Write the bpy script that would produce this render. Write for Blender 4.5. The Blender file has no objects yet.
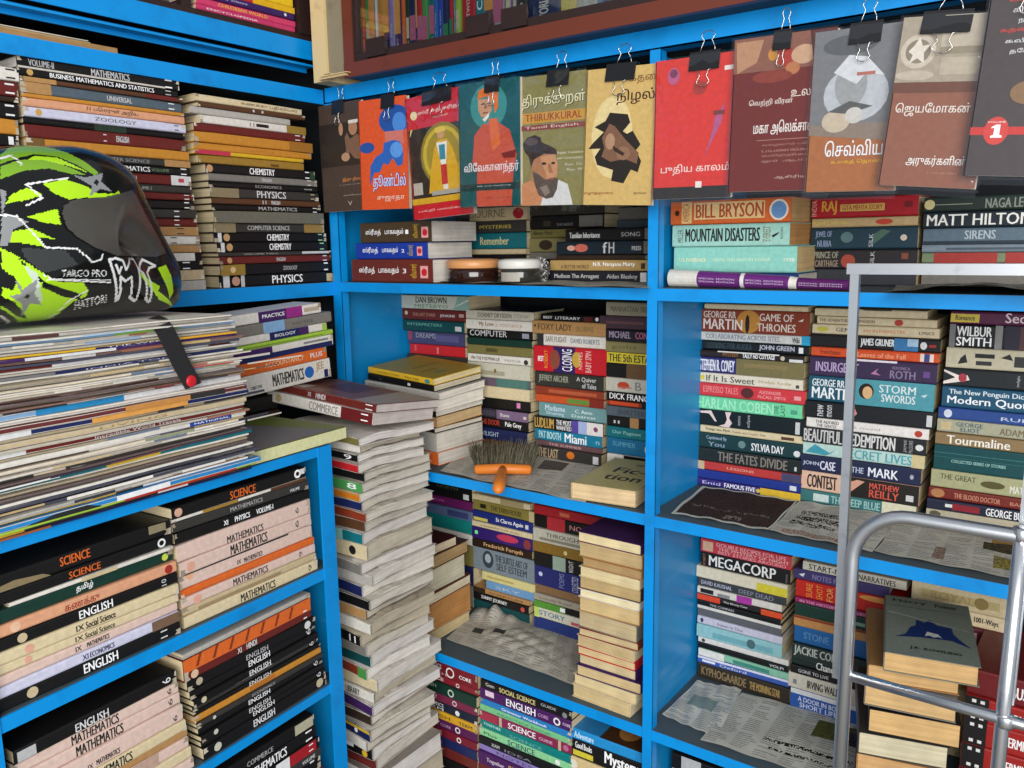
import bpy, math, random
from mathutils import Matrix, Vector
random.seed(7)
COL = bpy.context.scene.collection
sc = bpy.context.scene
R = math.radians

# ------------------------------------------------------------------ camera
CAMP = Vector((0, 0, 1.5)); FPX = 830.0
PIT, ROL, YAW = R(9.51), R(-0.903), R(36.29)
fw = Vector((-math.sin(YAW)*math.cos(PIT), math.cos(YAW)*math.cos(PIT), -math.sin(PIT)))
rt0 = Vector((math.cos(YAW), math.sin(YAW), 0)); up0 = rt0.cross(fw)
rt = rt0*math.cos(ROL) + up0*math.sin(ROL)
up = -rt0*math.sin(ROL) + up0*math.cos(ROL)
cam = bpy.data.cameras.new('camera'); cam.sensor_width = 36; cam.lens = FPX*36/1024
cam.clip_start = 0.02
co = bpy.data.objects.new('camera', cam); COL.objects.link(co)
M = Matrix((rt, up, -fw)).transposed().to_4x4(); M.translation = CAMP
co.matrix_world = M; sc.camera = co

def ray(x, y): return (rt*(x-512) - up*(y-384))/FPX + fw
def on_plane(x, y, yaw, c):
    """measured photo point -> world point on the upright plane n.p=c, n = viewer-side normal of a spine row turned by yaw"""
    n = Vector((math.sin(R(yaw)), -math.cos(R(yaw)), 0)); d = ray(x, y)
    return CAMP + d*((c - n.dot(CAMP))/n.dot(d))
def on_z(x, y, z):
    d = ray(x, y); return CAMP + d*((z-1.5)/d.z)

# ------------------------------------------------------------------ colours
PAL = dict(black='181717', charcoal='3a3835', grey='7f7b74', pale_grey='b5b1a9', white='e2ddd3', cream='dccba4', tan='b58a58',
 beige='c7b48f', brown='5c3c27', maroon='6a2722', dark_brown='36281f', red='c4272d', orange='dd6a2c', salmon='dda27e',
 pink='dfc3b6', yellow='dfb52f', olive='7c7443', dark_green='17392f', green='4fa055', lime='a4c846', mint='78d2a6',
 teal='16717c', dark_teal='15474a', aqua='93c9bf', blue='2468b8', navy='20295a', light_blue='86aed6', purple='45275f',
 magenta='983084', lilac='8f7cbd', lavender='cfcfe4', gold='a07c34', rust='8f3a24', peach='e0ae94', mauve='6f5055',
 slate='56646e', amber='c98a34')
def lin(h):
    if isinstance(h, tuple): return h
    h = PAL.get(h, h)
    if len(h) == 3: h = ''.join(c*2 for c in h)
    out = []
    for i in (0, 2, 4):
        v = int(h[i:i+2], 16)/255
        out.append(v/12.92 if v <= .04045 else ((v+.055)/1.055)**2.4)
    return (out[0], out[1], out[2], 1.0)

# ------------------------------------------------------------------ materials
def nodes(name):
    m = bpy.data.materials.new(name); m.use_nodes = True
    nt = m.node_tree; b = nt.nodes['Principled BSDF']
    return m, nt, b
def N(nt, t, **kw):
    n = nt.nodes.new(t)
    for k, v in kw.items(): setattr(n, k, v)
    return n
def attr_mat(name, rough, wear=.25, scale=60, bump=.05, stripes=0, coat=0, spec=.5):
    m, nt, b = nodes(name); L = nt.links.new
    a = N(nt, 'ShaderNodeAttribute', attribute_name='Col')
    tc = N(nt, 'ShaderNodeTexCoord')
    no = N(nt, 'ShaderNodeTexNoise'); no.inputs['Scale'].default_value = scale; no.inputs['Detail'].default_value = 6
    L(tc.outputs['Object'], no.inputs['Vector'])
    rp = N(nt, 'ShaderNodeMapRange'); rp.inputs[1].default_value = .3; rp.inputs[2].default_value = .75
    rp.inputs[3].default_value = 1-wear; rp.inputs[4].default_value = 1+wear*.5
    L(no.outputs['Fac'], rp.inputs[0])
    mx = N(nt, 'ShaderNodeMix', data_type='RGBA', blend_type='MULTIPLY'); mx.inputs[0].default_value = 1
    L(a.outputs['Color'], mx.inputs[6]); L(rp.outputs[0], mx.inputs[7])
    out = mx.outputs[2]
    if stripes:
        mp = N(nt, 'ShaderNodeMapping'); mp.inputs['Scale'].default_value = (6, 6, stripes)
        L(tc.outputs['Object'], mp.inputs[0])
        n2 = N(nt, 'ShaderNodeTexNoise'); n2.inputs['Scale'].default_value = 1; n2.inputs['Detail'].default_value = 3
        L(mp.outputs[0], n2.inputs['Vector'])
        r2 = N(nt, 'ShaderNodeMapRange'); r2.inputs[1].default_value = .35; r2.inputs[2].default_value = .65
        r2.inputs[3].default_value = .8; r2.inputs[4].default_value = 1.05
        L(n2.outputs['Fac'], r2.inputs[0])
        m2 = N(nt, 'ShaderNodeMix', data_type='RGBA', blend_type='MULTIPLY'); m2.inputs[0].default_value = 1
        L(out, m2.inputs[6]); L(r2.outputs[0], m2.inputs[7]); out = m2.outputs[2]
        bp = N(nt, 'ShaderNodeBump'); bp.inputs['Strength'].default_value = .35; bp.inputs['Distance'].default_value = .001
        L(n2.outputs['Fac'], bp.inputs['Height']); L(bp.outputs[0], b.inputs['Normal'])
    elif bump:
        n3 = N(nt, 'ShaderNodeTexNoise'); n3.inputs['Scale'].default_value = 25; n3.inputs['Detail'].default_value = 3
        L(tc.outputs['Object'], n3.inputs['Vector'])
        bp = N(nt, 'ShaderNodeBump'); bp.inputs['Strength'].default_value = bump; bp.inputs['Distance'].default_value = .01
        L(n3.outputs['Fac'], bp.inputs['Height']); L(bp.outputs[0], b.inputs['Normal'])
    L(out, b.inputs['Base Color'])
    b.inputs['Roughness'].default_value = rough; b.inputs['Specular IOR Level'].default_value = spec
    if coat: b.inputs['Coat Weight'].default_value = coat; b.inputs['Coat Roughness'].default_value = .08
    return m
MCOVER = attr_mat('printed_cover', .4, .13, 130, .04, spec=.35)
MPAGE = attr_mat('page_edges', .85, .18, 30, 0, stripes=900, spec=.1)
MNEWS = attr_mat('newsprint', .9, .15, 12, .1, spec=.1)
MSHELL = attr_mat('helmet_lacquer', .25, .03, 20, 0, coat=.35, spec=.3)

def plain(name, col, rough=.5, metal=0, wear=0, wcol='30302c', scale=18, bump=0, thr=(.55, .75), coat=0):
    m, nt, b = nodes(name); L = nt.links.new
    b.inputs['Roughness'].default_value = rough; b.inputs['Metallic'].default_value = metal
    b.inputs['Base Color'].default_value = lin(col)
    b.inputs['Coat Weight'].default_value = coat
    if wear or bump:
        tc = N(nt, 'ShaderNodeTexCoord'); no = N(nt, 'ShaderNodeTexNoise')
        no.inputs['Scale'].default_value = scale; no.inputs['Detail'].default_value = 8; no.inputs['Roughness'].default_value = .65
        L(tc.outputs['Object'], no.inputs['Vector'])
        if wear:
            rp = N(nt, 'ShaderNodeMapRange'); rp.inputs[1].default_value = thr[0]; rp.inputs[2].default_value = thr[1]
            rp.inputs[3].default_value = 0; rp.inputs[4].default_value = wear
            L(no.outputs['Fac'], rp.inputs[0])
            mx = N(nt, 'ShaderNodeMix', data_type='RGBA'); mx.inputs[6].default_value = lin(col); mx.inputs[7].default_value = lin(wcol)
            L(rp.outputs[0], mx.inputs[0]); L(mx.outputs[2], b.inputs['Base Color'])
        if bump:
            bp = N(nt, 'ShaderNodeBump'); bp.inputs['Strength'].default_value = bump; bp.inputs['Distance'].default_value = .004
            L(no.outputs['Fac'], bp.inputs['Height']); L(bp.outputs[0], b.inputs['Normal'])
    return m
MBLUE = plain('blue_enamel', (.0, .285, .74, 1), .38, wear=.45, wcol='0d4a86', scale=14, bump=.05, thr=(.5, .8))
MBLUETOP = plain('dusty_blue_shelf', '3f5560', .7, wear=.7, wcol='5b5a55', scale=9, thr=(.35, .7))
MBLUEPAN = plain('scuffed_blue_sheet', (.004, .245, .58, 1), .36, wear=.45, wcol='5f9fd6', scale=7, thr=(.58, .7))
_nt = MBLUEPAN.node_tree; _mp = _nt.nodes.new('ShaderNodeMapping'); _mp.inputs['Scale'].default_value = (.5, .45, 2.2)
_l = [l for l in _nt.links if l.to_node.type == 'TEX_NOISE'][0]; _s, _t = _l.from_socket, _l.to_socket; _nt.links.new(_s, _mp.inputs[0]); _nt.links.new(_mp.outputs[0], _t)
MDARK = plain('dark_backing', '10151c', .9)
MWOODF = plain('red_brown_varnish', '6a3020', .4, wear=.6, wcol='3a1a12', scale=10)
MWOODD = plain('dark_stained_wood', '2a1815', .5, wear=.5, wcol='1a100e', scale=12)
MPLY = plain('raw_plywood_edge', 'd9c08c', .8, wear=.7, wcol='9a8258', scale=25)
MPLYG = plain('weathered_plywood', '8a7f66', .9, wear=.6, wcol='5a5344', scale=30)
MCHROME = plain('chromed_tube', 'eceef0', .3, 1, wear=.4, wcol='8a857c', scale=22, thr=(.6, .74))
MGALV = plain('dull_square_tube', 'dde0e3', .36, 1, wear=.4, wcol='8a8a88', scale=40)
MWIRE = plain('nickel_wire', 'b9b7b2', .25, 1)
MCLIP = plain('black_clip_enamel', '17171a', .4)
MSTRAP = plain('black_webbing', '1c1c1e', .8, bump=.3, scale=300)
MREDP = plain('red_snap_cap', 'c8202a', .35)
MLINER = plain('black_helmet_liner', '141414', .8)
MORANGE = plain('orange_brush_plastic', 'e2802c', .4, wear=.5, wcol='b8551a', scale=20)
MBRIS = attr_mat('brush_bristles', .7, .3, 90, 0)
MLIDO = plain('peach_jar_lid', 'd99a62', .35); MLIDW = plain('white_jar_lid', 'dcdad2', .35)
MJAR = plain('brown_glass_jar', '2c1712', .12, coat=.6); MJARD = plain('dark_glass_jar', '2f2f28', .1, coat=.6)
MJARL = attr_mat('jar_label', .5, .1)
MWALL = plain('painted_plaster', '9a978c', .9, wear=.4, wcol='77736a', scale=3)
MFLOOR = plain('grey_cement_floor', '6d6a64', .85, wear=.5, wcol='4f4c47', scale=4)
def film(name, tr=.82, rough=.12, tint=(.95, .96, .97, 1), scale=35, strength=.7, hollow=False):
    m = bpy.data.materials.new(name); m.use_nodes = True; nt = m.node_tree; nt.nodes.clear(); L = nt.links.new
    o = N(nt, 'ShaderNodeOutputMaterial'); mx = N(nt, 'ShaderNodeMixShader'); t = N(nt, 'ShaderNodeBsdfTransparent')
    g = N(nt, 'ShaderNodeBsdfGlossy'); t.inputs[0].default_value = tint; g.inputs['Roughness'].default_value = rough
    tc = N(nt, 'ShaderNodeTexCoord'); no = N(nt, 'ShaderNodeTexNoise'); no.inputs['Scale'].default_value = scale
    no.inputs['Detail'].default_value = 4; no.inputs['Distortion'].default_value = 1.2
    bp = N(nt, 'ShaderNodeBump'); bp.inputs['Strength'].default_value = strength; bp.inputs['Distance'].default_value = .02
    L(tc.outputs['Object'], no.inputs['Vector']); L(no.outputs['Fac'], bp.inputs['Height']); L(bp.outputs[0], g.inputs['Normal'])
    mx.inputs[0].default_value = 1-tr
    L(t.outputs[0], mx.inputs[1]); L(g.outputs[0], mx.inputs[2]); L(mx.outputs[0], o.inputs[0])
    return m
MFILM = film('clear_plastic_film', .92, .1, (.98, .98, .99, 1), 7, .4)
MBAG = film('cloudy_plastic_bag', .62, .35, (.85, .85, .83, 1), 40, 1)
MPANE = film('cabinet_glass', .9, .03, (.8, .83, .84, 1), 2, .02)
MVISOR = plain('smoked_visor', '4a4742', .3, coat=.35)
MVISOR.node_tree.nodes['Principled BSDF'].inputs['Alpha'].default_value = .93

# ------------------------------------------------------------------ mesh builder
_tc = {}
def fill_outlines(v, edges):
    """letter outlines that cross themselves, filled by winding number"""
    from mathutils.geometry import delaunay_2d_cdt
    nb = {}
    for a, b in edges: nb.setdefault(a, []).append(b); nb.setdefault(b, []).append(a)
    seen = set(); segs = []
    for st in sorted(nb):
        if st in seen: continue
        lp = [st]; seen.add(st); cur = st
        while True:
            o = [q for q in nb[cur] if q not in seen]
            if not o: break
            cur = o[0]; seen.add(cur); lp.append(cur)
        if len(lp) > 2: segs += [(v[lp[k-1]], v[lp[k]]) for k in range(len(lp))]
    if not segs: return v, []
    nv, ne, nf, *_ = delaunay_2d_cdt([Vector(p) for p in v], list(edges), [], 0, 1e-5)
    out = []
    for f in nf:
        px = sum(nv[k].x for k in f)/len(f); py = sum(nv[k].y for k in f)/len(f); w = 0
        for (ax, ay), (bx, by) in segs:
            if (ay > py) != (by > py) and px < (bx-ax)*(py-ay)/(by-ay)+ax: w += 1 if by > ay else -1
        if w: out.append(tuple(f))
    return [(p.x, p.y) for p in nv], out
def glyphs(s):
    """flat lettering as (points scaled to a unit box, faces, aspect)"""
    if s in _tc: return _tc[s]
    cu = bpy.data.curves.new('t', 'FONT'); cu.body = s; cu.resolution_u = 2
    if not s.isascii(): cu.fill_mode = 'NONE'
    ob = bpy.data.objects.new('t', cu); COL.objects.link(ob)
    dg = bpy.context.evaluated_depsgraph_get(); dg.update()
    me = bpy.data.meshes.new_from_object(ob.evaluated_get(dg))
    v = [(p.co.x, p.co.y) for p in me.vertices]; f = [tuple(p.vertices) for p in me.polygons]
    if not s.isascii(): v, f = fill_outlines(v, [tuple(e.vertices) for e in me.edges])
    bpy.data.objects.remove(ob); bpy.data.curves.remove(cu); bpy.data.meshes.remove(me)
    if not v: _tc[s] = ([], [], 1); return _tc[s]
    x0 = min(a for a, b in v); x1 = max(a for a, b in v); y0 = min(b for a, b in v); y1 = max(b for a, b in v)
    w = max(x1-x0, 1e-6); h = max(y1-y0, 1e-6)
    _tc[s] = ([((a-x0)/w, (b-y0)/h) for a, b in v], f, w/h)
    return _tc[s]

class MB:
    def __init__(s): s.v = []; s.f = []; s.c = []
    def add(s, vs, fs, col):
        o = len(s.v); s.v += [tuple(p) for p in vs]; c = lin(col)
        for f in fs: s.f.append(tuple(i+o for i in f)); s.c.append(c)
    def box(s, x0, x1, y0, y1, z0, z1, col='888'):
        s.add([(x0,y0,z0),(x1,y0,z0),(x1,y1,z0),(x0,y1,z0),(x0,y0,z1),(x1,y0,z1),(x1,y1,z1),(x0,y1,z1)],
              [(0,3,2,1),(4,5,6,7),(0,1,5,4),(1,2,6,5),(2,3,7,6),(3,0,4,7)], col)
    def bar(s, p, q, w, h, col='888', upv=(0,0,1)):
        p = Vector(p); q = Vector(q); d = (q-p).normalized(); u = Vector(upv)
        a = d.cross(u)
        if a.length < 1e-4: a = d.cross(Vector((1,0,0)))
        a.normalize(); b = a.cross(d)
        vs = [p+a*sx*w/2+b*sy*h/2 for sx, sy in ((-1,-1),(1,-1),(1,1),(-1,1))] + [q+a*sx*w/2+b*sy*h/2 for sx, sy in ((-1,-1),(1,-1),(1,1),(-1,1))]
        s.add(vs, [(0,1,2,3),(7,6,5,4),(0,4,5,1),(1,5,6,2),(2,6,7,3),(3,7,4,0)], col)
    def tube(s, pts, r, n=10, col='888', cap=True):
        pts = [Vector(p) for p in pts]; rings = []; pa = None
        for i, p in enumerate(pts):
            d = (pts[min(i+1, len(pts)-1)] - pts[max(i-1, 0)]).normalized()
            if pa is None:
                a = d.cross(Vector((0,0,1)))
                if a.length < .05: a = d.cross(Vector((0,1,0)))
            else: a = pa - d*pa.dot(d)
            a.normalize(); pa = a; b = d.cross(a)
            rr = r[i] if isinstance(r, (list, tuple)) else r
            rings.append([p + (a*math.cos(2*math.pi*k/n) + b*math.sin(2*math.pi*k/n))*rr for k in range(n)])
        vs = [q for g in rings for q in g]; fs = []
        for i in range(len(rings)-1):
            for k in range(n): fs.append((i*n+k, i*n+(k+1)%n, (i+1)*n+(k+1)%n, (i+1)*n+k))
        if cap: fs.append(tuple(range(n-1,-1,-1))); fs.append(tuple((len(rings)-1)*n+k for k in range(n)))
        s.add(vs, fs, col)
    def lathe(s, prof, n=32, col='888', c=(0,0,0)):
        vs = []; fs = []
        for r, z in prof:
            for k in range(n): vs.append((c[0]+r*math.cos(2*math.pi*k/n), c[1]+r*math.sin(2*math.pi*k/n), c[2]+z))
        for i in range(len(prof)-1):
            for k in range(n): fs.append((i*n+k, i*n+(k+1)%n, (i+1)*n+(k+1)%n, (i+1)*n+k))
        fs.append(tuple(range(n-1,-1,-1))); fs.append(tuple((len(prof)-1)*n+k for k in range(n)))
        s.add(vs, fs, col)
    def deco(s, spec, O, U, V, Nn, lift=.00025):
        """printed matter on the face O + u*U + v*V (u, v in 0..1): T text, V upright text, B block, E ellipse, P polygon"""
        O = Vector(O); U = Vector(U); V = Vector(V); Nn = Vector(Nn).normalized(); k = 0
        for it in spec.split(';'):
            it = it.strip()
            if not it: continue
            a = it.split(','); t = a[0]; k += 1; off = O + Nn*(lift + k*.00005)
            if t in 'TV':
                if len(a) == 5: col, u0, u1, tx = a[1], float(a[2]), float(a[3]), a[4]; v0, v1 = .2, .8
                else: col, u0, u1, v0, v1, tx = a[1], float(a[2]), float(a[3]), float(a[4]), float(a[5]), a[6]
                g, f, asp = glyphs(tx)
                if t == 'T': vs = [off + U*(u0+x*(u1-u0)) + V*(v0+y*(v1-v0)) for x, y in g]
                else: vs = [off + U*(u1-y*(u1-u0)) + V*(v0+x*(v1-v0)) for x, y in g]
                s.add(vs, f, col)
                if t == 'T' and g:   # heavier strokes
                    sh_ = U.normalized()*((V.length*(v1-v0))*(.05 if tx.isascii() else .02)) + Nn*.00002
                    s.add([q+sh_ for q in vs], f, col)
            elif t == 'B':
                u0, u1 = float(a[2]), float(a[3]); v0, v1 = (float(a[4]), float(a[5])) if len(a) > 4 else (.0, 1.)
                s.add([off+U*u0+V*v0, off+U*u1+V*v0, off+U*u1+V*v1, off+U*u0+V*v1], [(0,1,2,3)], a[1])
            elif t == 'E':
                cx, cy, rx, ry = map(float, a[2:6]); n = 20
                s.add([off+U*(cx+rx*math.cos(2*math.pi*i/n))+V*(cy+ry*math.sin(2*math.pi*i/n)) for i in range(n)], [tuple(range(n))], a[1])
            elif t == 'O':   # round badge, radius as a share of the face height
                cx, cy, r = float(a[2]), float(a[3]), float(a[4]); n = 14; ru = r*V.length/U.length
                s.add([off+U*(cx+ru*math.cos(2*math.pi*i/n))+V*(cy+r*math.sin(2*math.pi*i/n)) for i in range(n)], [tuple(range(n))], a[1])
            elif t == 'P':
                q = [tuple(map(float, w.split())) for w in a[2].split('/')]
                s.add([off+U*x+V*y for x, y in q], [tuple(range(len(q)))], a[1])
    def build(s, name, mat, parent=None, smooth=False, fn=None, matrix=None):
        me = bpy.data.meshes.new(name)
        vs = s.v if fn is None else [fn(*p) for p in s.v]
        me.from_pydata(vs, [], s.f); me.update()
        ca = me.color_attributes.new('Col', 'FLOAT_COLOR', 'CORNER'); buf = []
        for f, c in zip(s.f, s.c): buf += list(c)*len(f)
        if len(buf) == len(ca.data)*4: ca.data.foreach_set('color', buf)
        me.materials.append(mat)
        if smooth: me.polygons.foreach_set('use_smooth', [True]*len(me.polygons))
        ob = bpy.data.objects.new(name, me); COL.objects.link(ob)
        if parent: ob.parent = parent
        if matrix: ob.matrix_world = matrix
        return ob
def thing(name, label, cat, m=None, group=None):
    o = bpy.data.objects.new(name, None); COL.objects.link(o); o.empty_display_size = .05
    if m is not None: o.matrix_world = m
    o['label'] = label; o['category'] = cat
    if group: o['group'] = group
    return o
def structure(mb, name, mat):
    o = mb.build(name, mat); o['kind'] = 'structure'; return o
def mat4(loc, yaw=0, tilt=0, roll=0):
    return Matrix.Translation(loc) @ Matrix.Rotation(R(yaw), 4, 'Z') @ Matrix.Rotation(R(-tilt), 4, 'Y') @ Matrix.Rotation(R(roll), 4, 'X')

ORD = ['first','second','third','fourth','fifth','sixth','seventh','eighth','ninth','tenth','eleventh','twelfth','thirteenth','fourteenth',
 'fifteenth','sixteenth','seventeenth','eighteenth','nineteenth','twentieth']
def ordw(i, n):
    if i == 0: return 'topmost'
    if i == n-1: return 'lowest'
    tens = ['','','twenty','thirty','forty','fifty','sixty']; ties = ['','','twentieth','thirtieth','fortieth','fiftieth','sixtieth']
    if i < 20: w = ORD[i]
    else:
        k = i+1
        w = ties[k//10] if k % 10 == 0 else tens[k//10]+'-'+ORD[k % 10-1]
    return w + ' from top'

# ------------------------------------------------------------------ one book
def book(name, label, group, m, L, W, T, col, pcol='cream', deco='', top='', wav=0, seed=0, worn=.0, dlabel=None, tcol=None, cat='book', board=.0011, bcol=None):
    """lies flat: spine along local x at y=0 facing -y, thickness along z; Empty at the middle of the spine's foot"""
    rnd = random.Random(seed)
    if len(label.replace(',', ' ').split()) > 16: label = label.replace(' with ' + label.split(' with ')[1].split(',')[0], '', 1) if ' with ' in label else label
    if len(label.replace(',', ' ').replace('-', ' ').split()) > 16: label = label.replace(' from top of ', ' in ')
    t = thing(name, label, cat, m, group)
    th = min(board, T*.12); r = min(.0028, T*.3); x0, x1 = -L/2, L/2
    prof = [(W, 0), (r, 0), (r*.3, r*.3), (0, r), (0, T-r), (r*.3, T-r*.3), (r, T), (W, T)]
    inn = [(W, th), (r, th), (th, th+r*.4), (th, T-th-r*.4), (r, T-th), (W, T-th)]
    ring = prof + inn[::-1]; n = len(ring); nx = 6
    w1, w2, w3 = rnd.uniform(-1, 1), rnd.uniform(-1, 1), rnd.uniform(0, 6)
    def bend(x, y, z):
        if worn and z > T*.85 and y > -1: z -= worn*max(0, abs(x)/x1-.8)*T*(1 if (x > 0) == (w1 > 0) else .2)
        if wav:
            k = y/W
            z += wav*(math.sin(x*17+1)*.35*k + math.sin(y*30)*.5 + .9*(x/L)*k - .4*k*k*2 + .25*math.sin(y*75+x*30))
        return (x, y, z)
    cv = MB(); vs = []; fs = []
    for i in range(nx+1):
        x = x0 + L*i/nx
        jx = 0 if i not in (0, nx) else rnd.uniform(-.0006, .0006)
        vs += [(x+jx, a, b) for a, b in ring]
    for i in range(nx):
        for k in range(n): fs.append((i*n+k, i*n+(k+1) % n, (i+1)*n+(k+1) % n, (i+1)*n+k))
    fs.append(tuple(range(n-1, -1, -1))); fs.append(tuple(nx*n+k for k in range(n)))
    if bcol:   # boards in another colour than the spine strip
        sp = [f for f in fs if len(f) == 4 and 1 <= f[0] % n <= 5 and 1 <= f[1] % n <= 6]
        cv.add(vs, [f for f in fs if f not in set(sp)], bcol); cv.f += sp; cv.c += [lin(col)]*len(sp)
    else: cv.add(vs, fs, col)
    if tcol:   # upper board printed in its own colour
        cv.add([(x0,.002,T+.0002),(x1,.002,T+.0002),(x1,W,T+.0002),(x0,W,T+.0002)], [(0,1,2,3)], tcol)
    if deco: cv.deco(deco, (x0, 0, 0), (L, 0, 0), (0, 0, T), (0, -1, 0))
    if top: cv.deco(top, (x1, 0, T+.0002), (0, W, 0), (-L, 0, 0), (0, 0, 1))
    c = cv.build('cover', MCOVER, t, fn=bend)
    pg = MB(); e = .0016 + rnd.random()*.0012; nx2, ny2 = (14, 8) if wav else (2, 1); z0, z1 = th*1.02, T-th*1.02
    f = rnd.uniform(.001, .0035)
    xs = [x0+e+(L-2*e)*i/nx2 for i in range(nx2+1)]; ys = [th*1.5+(W-f-th*1.5)*j/ny2 for j in range(ny2+1)]
    for zz, flip in ((z0, 1), (z1, 0)):
        vs = [(x, y, zz) for x in xs for y in ys]; fs = []
        for i in range(nx2):
            for j in range(ny2):
                q = (i*(ny2+1)+j, (i+1)*(ny2+1)+j, (i+1)*(ny2+1)+j+1, i*(ny2+1)+j+1)
                fs.append(q[::-1] if flip else q)
        pg.add(vs, fs, pcol)
    def wall(pts):
        vs = [(x, y, z0) for x, y in pts] + [(x, y, z1) for x, y in pts]; k = len(pts)
        pg.add(vs, [(i, i+1, k+i+1, k+i) for i in range(k-1)], pcol)
    wall([(x, ys[0]) for x in xs]); wall([(xs[-1], y) for y in ys]); wall([(x, ys[-1]) for x in xs[::-1]]); wall([(xs[0], y) for y in ys[::-1]])
    p = pg.build('pages', MPAGE, t, fn=bend)
    if dlabel: c['label'] = dlabel
    return t

SAFE = ('MATHEMATICS','SCIENCE','ENGLISH','PHYSICS','CHEMISTRY','COMMERCE','ECONOMICS','COMPUTER SCIENCE','SOCIAL SCIENCE','Social Science','BUSINESS MATHEMATICS AND STATISTICS','COMICS','COMPUTER','ZOOLOGY')
CN = {'fff':'white','eee':'white','ddd':'white','111':'black','222':'black'}
NAMED = dict(black='181717', charcoal='35373a', grey='7f7d7a', pale_grey='bcbab2', white='e2ddd3', cream='dccfac', tan='b58f60', beige='c7b890', brown='5c3c27',
 maroon='6a2424', dark_brown='342820', red='c4272d', orange='d9642e', peach='e0b498', yellow='dfb52f', olive='7f784a', dark_green='1a3430', green='4fa055', mint='7fd2a4', pale_green='c0cab8',
 teal='167484', dark_teal='164850', aqua='92c8c0', blue='2468b8', dark_blue='22357c', navy='20264c', light_blue='80a8d0', purple='46245c', magenta='88286a', violet='5a5690', lavender='c8c8d8',
 rust='9a4030', mauve='56404c', slate='5c6c78', blue_grey='7c8c98', gold='a07c34', rose_pink='cc4070')
def colname(k):
    if k in PAL: return k.replace('_', ' ')
    if len(k) == 3: k = ''.join(c*2 for c in k)
    rgb = [int(k[i:i+2], 16) for i in (0, 2, 4)]
    return min(NAMED, key=lambda n: sum((a-int(NAMED[n][i:i+2], 16))**2 for a, i in zip(rgb, (0, 2, 4)))).replace('_', ' ')
def describe(col, deco):
    """what the spine shows, in a few words"""
    cn = colname(col)
    for it in deco.split(';'):
        a = it.split(',')
        if a[0].strip() == 'T' and a[-1].strip() in SAFE: return cn, 'lettered ' + a[-1].strip()
    for it in deco.split(';'):
        a = it.split(',')
        if a[0].strip() in ('T', 'V'):
            c = a[1]; c = CN.get(c, colname(c))
            return cn, f'with {c} lettering'
    for it in deco.split(';'):
        a = it.split(',')
        if a[0].strip() == 'B' and a[1] in PAL: return cn, f'with a {colname(a[1])} patch'
    return cn, ''
_seed = [100]
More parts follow.
